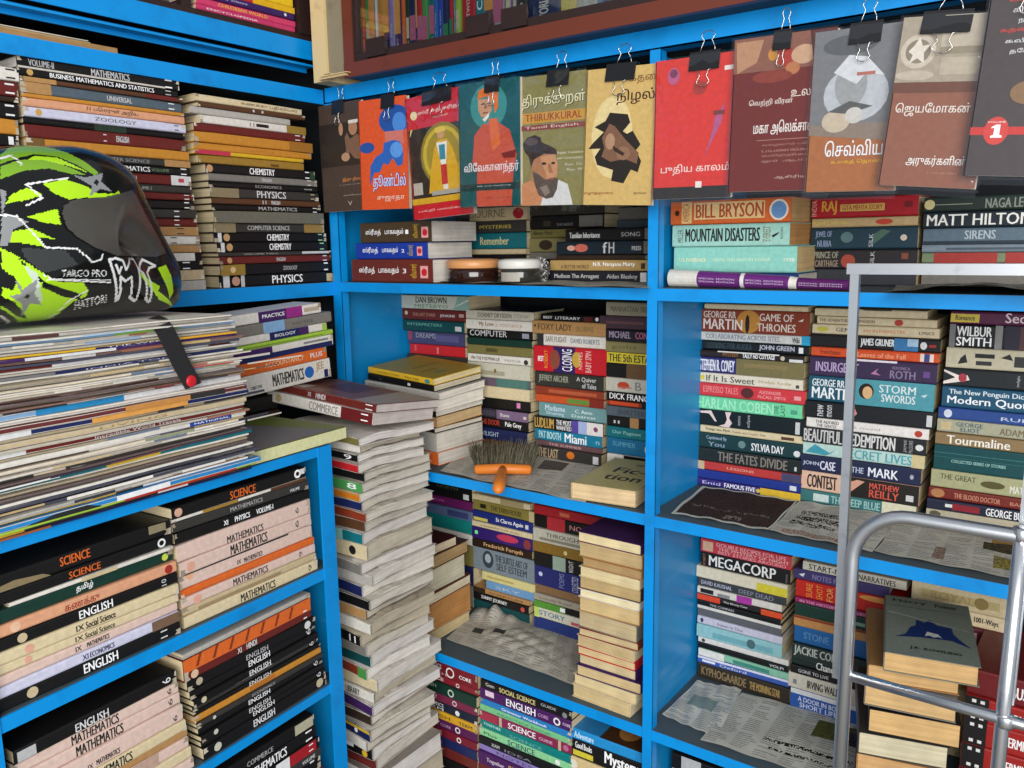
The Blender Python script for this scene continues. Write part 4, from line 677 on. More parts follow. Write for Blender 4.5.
pb('of the pile inside the chrome frame', S2, (951, 924), (1078, 1048), 'L', [310.5, 323.5, 346.5, 367, 385, 406, 417.5, 430.5, 442.5, 467.5, 485, 496, 506.5, 520.5],
   ['5a2044|B,d8c04a,.0,.24,.15,.8;T,333,.04,.2,.3,.7,Romance;T,e8d0d8,.45,.8,.2,.95,Secrets', '1d1c1f|B,777,.0,.05;T,f0f0ee,.06,.35,.5,.92,WILBUR;T,fff,.06,.35,.08,.46,SMITH;B,888,.38,.44;B,5a3a3a,.58,.7;B,2c2838,.46,.58;O,ccc,.77,.4,.25', 'c6bda2|P,222,.1 .2/.18 .3/.16 .7/.12 .5;B,222,.24,.4,.55,.75;B,333,.25,.38,.2,.4;P,222,.45 .6/.55 .5/.52 .8;B,333,.56,.7,.2,.7;B,333,.75,.9,.25,.65|say=with_black_ink_blots', '1c2226|P,e8dcd4,.0 .9/.14 .6/.2 .65/.22 .4/.16 .3/.0 .1/.0 .25/.1 .5/.0 .8;E,a83a44,.16,.5,.035,.24;V,bbb,.6,.63,.2,.8,twilight;V,bbb,.72,.76,.2,.85,meyer', '1f506c|T,d8e4ec,.06,.95,.58,.88,The New Penguin Dictionary of;T,f0f4f8,.05,.98,.14,.56,Modern Quotations', '2c4a8c|E,d0d8e8,.08,.5,.035,.36;T,c0cce0,.52,.9,.3,.6,RUNES',
    'a9a890|T,3f5f6c,.16,.38,.52,.85,GEORGE;T,3f5f6c,.2,.36,.15,.45,ELIOT;T,7a6a50,.52,.9,.2,.7,ADAM BEDE;B,c8b488,.03,.12,.2,.8', '8c7450|T,f0ece0,.1,.62,.15,.85,Tourmaline;B,5f4c34,.74,1', '12484c|B,3f8080,.0,1,.68,.7;B,3f8080,.0,1,.52,.53;T,9ac8c0,.15,.6,.34,.46,COLLECTED SERIES OF STORIES', 'a8a880|T,5a5a40,.08,.38,.5,.8,THE GREAT;E,5a5430,.52,.5,.1,.2;T,e0e0d0,.66,.92,.2,.6,MATTHEW', '742a22|E,b07a50,.08,.5,.06,.4;T,c88a70,.22,.6,.25,.7,THE BLOOD DOCTOR;T,c88a70,.68,.95,.3,.6,BARBARA', '20263c|B,ddd,.16,.22,.4,.7;B,8a2430,.22,.45,.2,.8;T,eee,.5,.85,.15,.85,GEORGE BUSH', 'b0a890|E,5a5444,.08,.7,.05,.2'])
# --- second bay, third shelf
pb('of the pile topped by a red spine near the post', S3, (701, 697), (792, 788), 'L', [538, 552, 567, 579.5, 588.5, 596, 602, 608, 619, 627, 640.5, 646.5, 653, 660.5, 668, 684],
   ['c8404c|B,d8b090,.02,.14,.15,.85;T,f0b0b0,.18,.95,.62,.9,DOUBLE RECIPES FOR LIFE;T,f0c0b8,.2,.98,.36,.58,THE MYSTERY OF NIGHT;T,f0b0b0,.2,.95,.1,.32,BEST STORIES AROUND|x=701:792', '1e1c1c|V,a8744a,.02,.05,.1,.9,ROBERT;T,f0eee8,.09,.84,.15,.88,MEGACORP;B,555,.95,.97,.1,.7|x=701:791', 'dcd3ba|B,d6c83c,.68,1,.0,.7|x=696:788', '3c3e40|T,bbc,.04,.4,.3,.75,DAVID KAUSHAL;T,889,.48,.86,.25,.75,DEEP DEAD|x=697:787', 'd8d2c8|B,222,.04,.2,.2,.8;B,a83a9a,.48,.66;B,888,.25,.4,.1,.6|x=697:782', '2a2422|B,d84a2c,.0,.28;T,ddd,.32,.6,.3,.7,The Ebony Cats;B,d8502a,.76,1|x=697:783', 'black|T,bbb,.15,.45,.3,.7,THE COMPASS|x=698:782', '5f6064|B,d8d4cc,.0,1,.72,1|x=697:782', 'c6c4d4|E,446,.06,.5,.02,.3;T,778,.25,.55,.3,.7,Romeo in Time|x=697:783', '8fc0c4|B,6fa8b0,.2,.9,.2,.6;E,4a6a70,.65,.5,.05,.35|x=697:783', 'dad6d0|E,444,.06,.5,.02,.3', 'black|T,ddd,.8,.95,.3,.7,VOLPI', '88c0a4|B,e0e0d8,.0,.3;B,3f8a7a,.4,.8,.2,.7', '3c5cae|B,dde,.0,1,.7,1;B,e8e8f0,.05,.2,.3,.6;T,ccd,.25,.55,.2,.6,Oxford', '322a22|T,8a7654,.04,.54,.25,.8,KYPHOGAARDE;T,a88a54,.58,.9,.25,.75,THE MORNING STAR|x=697:790'])
pb('of the pile with the red flame cover', S3, (798, 788), (905, 884), 'L', [559.5, 569, 580, 598, 603.5, 617, 628, 646, 660, 669, 678, 694, 714],
   ['d2ccbc|T,333,.06,.5,.2,.8,START-NON;T,333,.55,.9,.2,.8,NARRATIVES|x=803:908', '443a6c|P,e8e8f0,.05 .5/.12 .7/.1 .3;T,8a80b0,.2,.6,.25,.75,NOTES FROM|x=794:890', 'c4281e|V,e89a40,.1,.16,.1,.9,SURE;V,e89a40,.2,.26,.1,.9,SHOT;V,e8b060,.3,.36,.1,.9,FOR;V,e8b060,.4,.46,.1,.9,WORLD;E,e8a050,.75,.8,.15,.15|x=796:905', '9a2a60|T,e0a0c0,.05,.7,.25,.75,IN THE HISTORY OF THE LIFE', '1c3a30|B,88a898,.5,.7,.3,.55', 'c08a50|B,8a3a2a,.0,1,.8,1', '23609c|B,9ab0b8,.42,.6;T,5a8ab8,.1,.36,.3,.7,STONE', '2c3836|T,b8c0b4,.02,.6,.1,.9,JACKIE COLLINS', '20302c|T,e8e8e0,.26,.5,.05,.9,Chances', '1c1a1c|T,ccc,.08,.4,.3,.7,GONE TO LIVE', 'd3ccba|T,222,.2,.62,.25,.75,IRVING WALLACE;B,888,.05,.09,.3,.6|x=788:888', '2c5ca8|B,e0e0e0,.0,1,.75,1;T,dde,.08,.6,.4,.65,A DOOR IN BOOKS;T,dde,.1,.5,.1,.35,SHORT LIFE|x=790:888'])
pb('of the beige pile behind the wolf book', S3, (912, 903), (1012, 1000), 'L', [580, 597, 609, 626, 638, 650, 664, 680, 694, 708, 722],
   ['cfc09a|B,b8a878,.1,.9,.3,.7;O,8a7a4a,.72,.5,.3;T,a8946a,.2,.65,.3,.7,ROYAL', 'd8c8a4|T,333,.66,.9,.25,.75,1001-Ways;B,8a3a2a,.52,.56', '6a2a38|T,d8b0b8,.52,.8,.2,.8,S I I', 'c9b48c', 'cream', 'tan', 'cream', 'beige', 'tan', 'cream'])
# red reference set: black back strip with numbers, red spines
pb('of the red reference set behind the chrome frame', S3, (968, 958), (1085, 1066), 'L', [668, 686, 703, 720, 737, 754, 772],
   ['6a1f22|T,eee,.4,.75,.25,.7,BUSINESS'] + ['9a231f|B,1c1b1c,.0,.22;V,ddd,.06,.1,.1,.9,11;V,ddd,.14,.18,.1,.9,11;T,eee,.38,.7,.3,.7,TERMINAL']*5, y=1.315, W=.17)
# cream-edged pile under the wolf cover
iy = 1.203
book('paperback', 'grey-green paperback with a dark blue wolf picture on its cover, topping the cream-edged pile', 'books in the wolf-topped pile', mat4((-.2525, 1.304, .890), -78), .21, .122, .0295, '7c8276', 'dcb47c', '', seed=400, tcol='838a7e',
     top='T,33382f,.1,.5,.88,.95,Harry;T,33382f,.6,.85,.88,.95,Potter;B,444a40,.05,.95,.81,.815;P,20356c,.12 .27/.24 .33/.3 .46/.36 .5/.37 .6/.46 .57/.52 .63/.6 .55/.76 .54/.77 .44/.83 .36/.94 .25/.74 .33/.4 .31;P,d8d8d0,.45 .34/.48 .42/.6 .4/.64 .34/.6 .36/.55 .34/.5 .36;T,2a2c28,.28,.82,.1,.15,J.K. ROWLING;P,c8ccc4,.05 .68/.95 .52/.95 .525/.05 .69')
wb = [(.862, .0265, 'a87a4a', 'd8b078', (-.005, .006), 2), (.825, .036, 'grey', 'd9b47e', (0, .004), -2), (.786, .037, 'black', 'd9b27a', (.003, .0), 1), (.748, .036, 'charcoal', 'd2c8a8', (-.012, -.004), 3), (.716, .031, 'tan', 'cfa470', (-.008, 0), 0), (.675, .04, 'brown', 'd0a46c', (-.01, .004), -1), (.6336, .0405, 'black', 'c89c66', (-.006, 0), 2)]
for i, (z, T, cl, pc, (dx, dy), ya) in enumerate(wb):
    book('paperback', f"{colname(cl)} paperback with {'pale grey' if i == 3 else 'yellow-brown'} page edges, {ordw(i+1, 8)} of the pile under the wolf book", 'books in the wolf-topped pile', mat4((-.273+dx, 1.306+dy, z+.0005), -78+ya), .205, .12, T-.0008, cl, pc, '', seed=410+i)
# bottom shelf, second bay
pb('of the lowest pile right of the middle post', S4, (672, 672), (775, 770), 'L', [752, 764, 776, 790, 805, 825, 860], ['black|B,bbb,.1,.3', 'cfcabc', 'navy|T,ccd,.3,.7,.3,.7,HISTORY', 'grey', 'maroon', 'black'], y=1.34)
# ------------------------------------------------------------------ magazine pile on the low rack
rnd = random.Random(55)
zt, zb = 1.401, RT[0]
nm = 62
wts = [rnd.uniform(.7, 1.5) for _ in range(nm)]
special0 = {1: ('pale_grey', 'B,5a3a3a,.15,.3'), 2: ('light_blue', 'B,8ab84a,.5,.75'), 4: ('white', 'B,a8c0d8,.4,.6'), 5: ('yellow', 'B,2a2a5a,.42,.72;T,ddd,.46,.7,.2,.8,THE WEEK;B,e0a838,.74,1'), 6: ('purple', 'B,ddd,.2,.5'), 8: ('maroon', 'B,ddd,.3,.9'), 10: ('navy', 'B,777,.1,.3;T,ccd,.4,.8,.3,.7,INDIA TODAY'), 14: ('white', 'B,c04a4a,.7,.96'), 19: ('white', 'B,3a3a3a,.1,.3;B,9a3a2a,.62,.7'), 20: ('light_blue', 'B,2a8ac0,.2,.5;B,ddd,.5,1'),
 22: ('6b3030', 'B,ddd,0,.1;B,c88a4a,.5,.75;B,333,.75,.9'), 23: ('navy', 'B,ddd,0,.15;B,e0a050,.35,.72'), 24: ('beige', 'T,a88a50,.4,.65,.3,.8,LIVING'), 26: ('7a2c28', 'B,eee,0,.18;B,334,.02,.1;T,eee,.4,.72,.25,.75,Incredible World Travels'), 27: ('white', 'B,2a4a9c,.74,.93;T,fff,.76,.92,.3,.7,NATIONAL'), 31: ('charcoal', 'B,c8b8a0,.2,.3'), 33: ('teal', 'B,c8a838,.4,.6'), 36: ('navy', 'B,7a9a5a,.3,.6;B,d0a040,.6,.7'), 38: ('grey', 'B,2a3a2a,.2,.4'), 41: ('yellow', 'B,333,.45,.55;B,eee,.55,1'), 42: ('2a86c8', 'P,2a2a2a,.1 .0/.35 .0/.3 .9/.2 .8;B,eee,.4,.6'), 43: ('lime', 'B,c0342c,.42,.9'), 44: ('charcoal', 'B,d8b030,.0,.15;B,eee,.6,.72'), 45: ('navy', 'B,a05a2a,0,.2')}
special = {round(k*61/45): v for k, v in special0.items()}; special[0] = ('e8e0d4', 'B,c8c0b4,.3,.5'); special[2] = ('white', 'B,a8c0d8,.4,.6')
for k in (20, 22, 23, 24, 26, 27, 42): wts[round(k*61/45)] = 2.4
tot = sum(wts); z = zt
MU = .66
for i in range(nm):
    T = (zt-zb)*wts[i]/tot; z -= T
    cl, de = special.get(i, (rnd.choice(['white', 'white', 'white', 'pale_grey', 'd8d0c4', 'e8e0d4', 'e0d4c0', 'c0b8a8', '6a5a58', '4a4a5a', '8a6a60', 'a89a80']), ''))
    cn = colname(cl) if cl in PAL else {'6b3030': 'maroon', '7a2c28': 'dark red', '2a86c8': 'bright blue'}.get(cl, 'off white' if cl[0] in 'cde' else {'6a5a58': 'dull brown', '4a4a5a': 'slate', '8a6a60': 'dull red', 'a89a80': 'drab tan'}.get(cl, 'drab'))
    if not de and rnd.random() < .6:
        a = rnd.random()*.7
        for q in range(3): de += f"B,{rnd.choice(['c8c0b4','a8a090','3a3a44','7a4a48','6a7a94','c8b080','8a9a7a','e8e4dc','a8705a','555','d8d0c4','e8e4dc'])},{a:.2f},{a+rnd.uniform(.05,.3):.2f},{rnd.choice([0,.3])},1;"; a += .2
    L = .40+rnd.uniform(-.012, .012); d = rnd.uniform(-.008, .012) + (.012 if i > 46 else .004 if i > 25 else 0)
    du = rnd.uniform(-.012, .010) + (.008 if 27 <= i <= 37 else 0)
    loc = UD*(MU+du) + UN*(UC+d) + Vector((0, 0, z+.0002))
    book('magazine', f"{cn} magazine{' with coloured patches' if de else ''}, {ordw(i, nm)} of the pile under the helmet",
         'magazines in the pile under the helmet', mat4(loc, UY+rnd.uniform(-1.2, 1.2)), L, .235+rnd.uniform(-.01, .01), T-.0004, cl, rnd.choice(['ddd6ca', 'cfc6b6', 'e6e0d6']), de, seed=1200+i, cat='magazine', board=.0003, wav=.0016)
for o in COL.objects:
    if o.name.split('.')[0] == 'magazine' and o.parent is None: o['category'] = 'magazine'

# ------------------------------------------------------------------ helmet
HC = -1.17                                     # middle plane of the helmet
def hz(p, c=HC):
    q = on_plane(p[0], p[1], UY, c); return q.dot(UD), q.z
out_px = [(45,146),(72,147),(97,154),(117,167),(131,184),(143,207),(156,232),(169,254),(177,270),(179,287),(175,303),(160,312),(125,320),(90,328),(50,334),(0,338),(-50,338),(-92,318),(-116,275),(-112,225),(-88,184),(-50,158),(0,147)]
out_px = [(x-7 if x > 120 else x-4 if x > 60 else x, y) for x, y in out_px]
op = [hz(p) for p in out_px]
zmin = min(z for s, z in op); zfix = zt+.006
# smooth closed outline (Catmull-Rom)
def smooth_loop(P, k):
    o = []; n = len(P)
    for i in range(n):
        a, b, c, d = P[i-1], P[i], P[(i+1) % n], P[(i+2) % n]
        for j in range(k):
            t = j/k
            o.append(tuple(.5*((2*b[m]) + (-a[m]+c[m])*t + (2*a[m]-5*b[m]+4*c[m]-d[m])*t*t + (-a[m]+3*b[m]-3*c[m]+d[m])*t**3) for m in (0, 1)))
    return o
loop = smooth_loop(op, 18)
loop = [(s, max(z, zfix)) for s, z in loop]
cs = sum(s for s, z in loop)/len(loop); cz = sum(z for s, z in loop)/len(loop)
# paint areas measured on the near flank, as (s, z) in the helmet's own side view
def zp(x, y):          # measured spot on the flank -> side-view (s, z), following the curve of the shell
    c = HC+.1
    for _ in range(6):
        s, z = hz((x/3.49, 130+y/3.49), c); an = math.atan2(z-cz, s-cs)
        d0 = min(loop, key=lambda q: abs((math.atan2(q[1]-cz, q[0]-cs)-an+math.pi) % (2*math.pi)-math.pi))
        f = min(.995, math.hypot(s-cs, z-cz)/math.hypot(d0[0]-cs, d0[1]-cz)); t = (1-f*f)**(1/2.3)
        c = .5*c+.5*(HC+t*.122*(1-.22*max(0, (s-cs)/.17)**2))
    return s, z
def poly(t): return [zp(*map(float, w.split())) for w in t.split('/')]
def inside(p, q):
    x, y = q; r = False; j = len(p)-1
    for i in range(len(p)):
        if (p[i][1] > y) != (p[j][1] > y) and x < (p[j][0]-p[i][0])*(y-p[i][1])/(p[j][1]-p[i][1])+p[i][0]: r = not r
        j = i
    return r
def stroke(t, w):
    P = poly(t); o = []
    for a, b in zip(P, P[1:]):
        dx, dz = b[0]-a[0], b[1]-a[1]; l = math.hypot(dx, dz) or 1; nx_, nz_ = -dz/l*w, dx/l*w; ex, ez = dx/l*w*.6, dz/l*w*.6
        o.append([(a[0]-ex+nx_, a[1]-ez+nz_), (b[0]+ex+nx_, b[1]+ez+nz_), (b[0]+ex-nx_, b[1]+ez-nz_), (a[0]-ex-nx_, a[1]-ez-nz_)])
    return o
G, G2, BK, GR, WH = 'b4e61e', '7fae2a', '121312', '8d8f90', 'e8e8e6'
paint = []
def add(col, *ps):
    for p in ps: paint.append((col, p, min(a for a, b in p), max(a for a, b in p), min(b for a, b in p), max(b for a, b in p)))
add(G2, poly('0 88/30 62/90 52/160 56/230 76/300 112/345 150/330 158/270 122/200 92/120 84/70 96/0 118'))
add(G, poly('120 90/200 96/270 128/310 150/230 122/160 112/100 104'))
add(G2, poly('0 128/70 104/150 104/230 124/300 156/250 154/170 134/80 142/0 172'))
add(G, poly('20 258/36 228/90 202/150 224/100 244/60 250'), poly('150 186/228 172/300 196/340 222/400 222/415 212/425 232/360 238/300 236/240 242/190 222/170 205'), poly('92 302/200 275/212 331/150 322'), poly('10 358/110 344/190 380/128 376/164 410/92 396/20 388'),
    poly('0 410/60 440/130 488/200 530/290 532/308 560/300 582/252 600/205 642/152 686/100 692/40 645/0 622'), poly('500 502/515 490/530 522/572 545/562 562/612 622/560 592/512 528'), poly('575 482/600 470/616 510/618 566/600 590'))
add(G, poly('-400 300/-200 250/-60 280/-120 330/-60 380/-200 420/-400 400'), poly('-420 520/-200 470/-40 560/-80 640/-300 660'), poly('-300 160/-120 110/-20 130/-100 180/-260 220'))
add(BK, poly('150 530/285 574/278 592/220 582/145 548'), poly('0 480/60 520/45 560/0 545'), poly('0 580/50 600/95 660/60 650/0 612'), poly('60 440/120 500/170 540/110 520'))
add('c8d8c0', poly('85 470/130 500/140 560/150 600/120 590/118 540'))
add(GR, poly('250 155/300 166/360 150/352 180/392 216/350 205/312 232/322 196'), poly('45 515/80 556/130 520/120 570/147 612/105 604/75 652/76 606/30 580/75 572'), poly('0 205/22 212/12 288/60 306/102 320/42 350/30 402/0 402'))
add(BK, poly('335 170/345 180/340 195/328 185'), poly('92 572/104 578/98 590/86 584'))
for t, w in (('90 265/148 236/90 190/240 166', .0011), ('0 296/58 300/160 410/268 414/322 462/352 452/358 434', .0011), ('120 692/240 596/305 560', .001), ('0 648/62 690/140 704', .001), ('0 100/40 88/78 122', .0012), ('165 522/385 532', .0009), ('150 505/180 520/385 524', .0006)):
    add(WH, *stroke(t, w))
add('3a3c3c', poly('70 410/230 420/270 470/150 500/90 450'))
for t in ('380 452/404 596/414 592/420 512/438 528/462 512/456 585/474 598/494 450/466 450/442 488/430 456/404 448/380 452', '404 470/416 500/424 478', '500 486/528 452/568 474/546 482/534 500/524 602/512 590/516 500/500 486'):
    add(WH, *stroke(t, .0017))
def text_tris(s, x0, x1, y0, y1, skew=0):
    g, f, _ = glyphs(s); o = []
    for fc in f: o.append([zp(x0+g[i][0]*(x1-x0), y1+g[i][1]*(y0-y1)+skew*(g[i][0])) for i in fc])
    return o
add(WH, *text_tris('TARGO PRO', 215, 372, 488, 512)); add(WH, *text_tris('HATTORI', 262, 372, 598, 628, -26))
vis_poly = poly('215 295/222 264/260 246/360 238/430 222/458 214/476 236/505 292/552 365/590 428/562 441/450 439/400 436/330 411/270 376/232 342')
vis_in = poly('224 296/232 270/262 254/360 246/430 231/456 224/468 240/496 296/542 366/576 424/556 432/450 430/402 427/336 403/276 369/240 338')
HW = .122; NL = len(loop)
AK = [-math.pi/2+math.pi/2*k/26 for k in range(26)]+[math.pi/2*k/150 for k in range(151)]; NA = len(AK)-1
heads = bpy.data.objects
hel = thing('motorcycle_helmet', 'black full-face motorcycle helmet with fluorescent green graphics resting on the magazines', 'helmet', mat4(UD*cs + UN*HC + Vector((0, 0, zfix)), UY))
def surf(i, k, grow=0):
    a = AK[k]
    t = math.sin(a); f = (1-abs(t)**2.3)**(1/2.0)
    f = max(f, 0)
    s, z = loop[i % NL]
    ds, dz = s-cs, z-cz; l = math.hypot(ds, dz); g = 1+grow/l
    # chin narrows towards the front
    wid = HW*(1-.22*max(0, ds/.17)**2 * (1 if ds > 0 else 0))
    y = -t*(wid+grow)
    zz = cz+dz*f*g
    return (ds*f*g, y, max(zz-zfix, 0) if grow <= 0 else max(zz-zfix, 0))
pts = {}
sh = MB(); vs_ = MB(); ln = MB(); dl = 1
verts = [surf(i, k) for k in range(NA+1) for i in range(NL)]
vv = [surf(i, k, .0035) for k in range(NA+1) for i in range(NL)]
li = [surf(i, k, -.012) for k in range(NA+1) for i in range(NL)]
fs_, cs_ = [], []; vf = []
for k in range(NA):
    for i in range(NL):
        q = (k*NL+i, k*NL+(i+1) % NL, (k+1)*NL+(i+1) % NL, (k+1)*NL+i)
        s = sum(verts[j][0] for j in q)/4+cs; z = sum(verts[j][2] for j in q)/4+zfix; p = (s, z)
        if inside(vis_poly, p): vf.append(q)
        if inside(vis_in, p): continue
        c = BK
        for col, pp, a0, a1, b0, b1 in paint:
            if a0 <= s <= a1 and b0 <= z <= b1 and inside(pp, p): c = col
        fs_.append(q); cs_.append(lin(c))
sh.v, sh.f, sh.c = verts, fs_, cs_
sh.build('shell', MSHELL, hel, smooth=True)
vs_.v, vs_.f, vs_.c = vv, vf, [lin('333')]*len(vf); vs_.build('visor', MVISOR, hel, smooth=True)
ln.v, ln.f, ln.c = li, [(k*NL+i, k*NL+(i+1) % NL, (k+1)*NL+(i+1) % NL, (k+1)*NL+i) for k in range(NA) for i in range(NL)], [lin('111')]*(NA*NL)
ln.build('liner', MLINER, hel, smooth=True)
# chin strap over the front of the pile
sp = [(150, 318), (158, 321), (165, 331), (172, 345), (179, 360), (187, 375), (193, 386)]
sm = MB(); cpts = []
for j, (x, y) in enumerate(sp):
    c = UC+.016 if j > 1 else UC-.05+.03*j
    cpts.append(on_plane(x, y, UY, c))
wpt = UD*.0135
vs = []
for p in cpts:
    for off in (.0, .0022): vs += [p-wpt-Vector((0,0,.003))+UN*off, p+wpt+Vector((0,0,.003))+UN*off]
fs = []
for j in range(len(cpts)-1):
    a, b = j*4, (j+1)*4
    fs += [(a, a+1, b+1, b), (a+3, a+2, b+2, b+3), (a+2, a, b, b+2), (a+1, a+3, b+3, b+1)]
e = (len(cpts)-1)*4; fs += [(e, e+1, e+3, e+2), (0, 2, 3, 1)]
sm.add(vs, fs, '1c1c1e')
st = sm.build('chin_strap', MSTRAP, hel, smooth=False); st.matrix_parent_inverse = hel.matrix_world.inverted()
pc = on_plane(191, 381, UY, UC+.0185); q = MB(); q.lathe([(.0085, 0), (.009, .0015), (.0075, .003), (.004, .0036)], 20, 'c02030')
sn = q.build('snap', MREDP, st, smooth=True); sn.matrix_world = Matrix.Translation(pc) @ UN.to_track_quat('Z', 'Y').to_matrix().to_4x4()

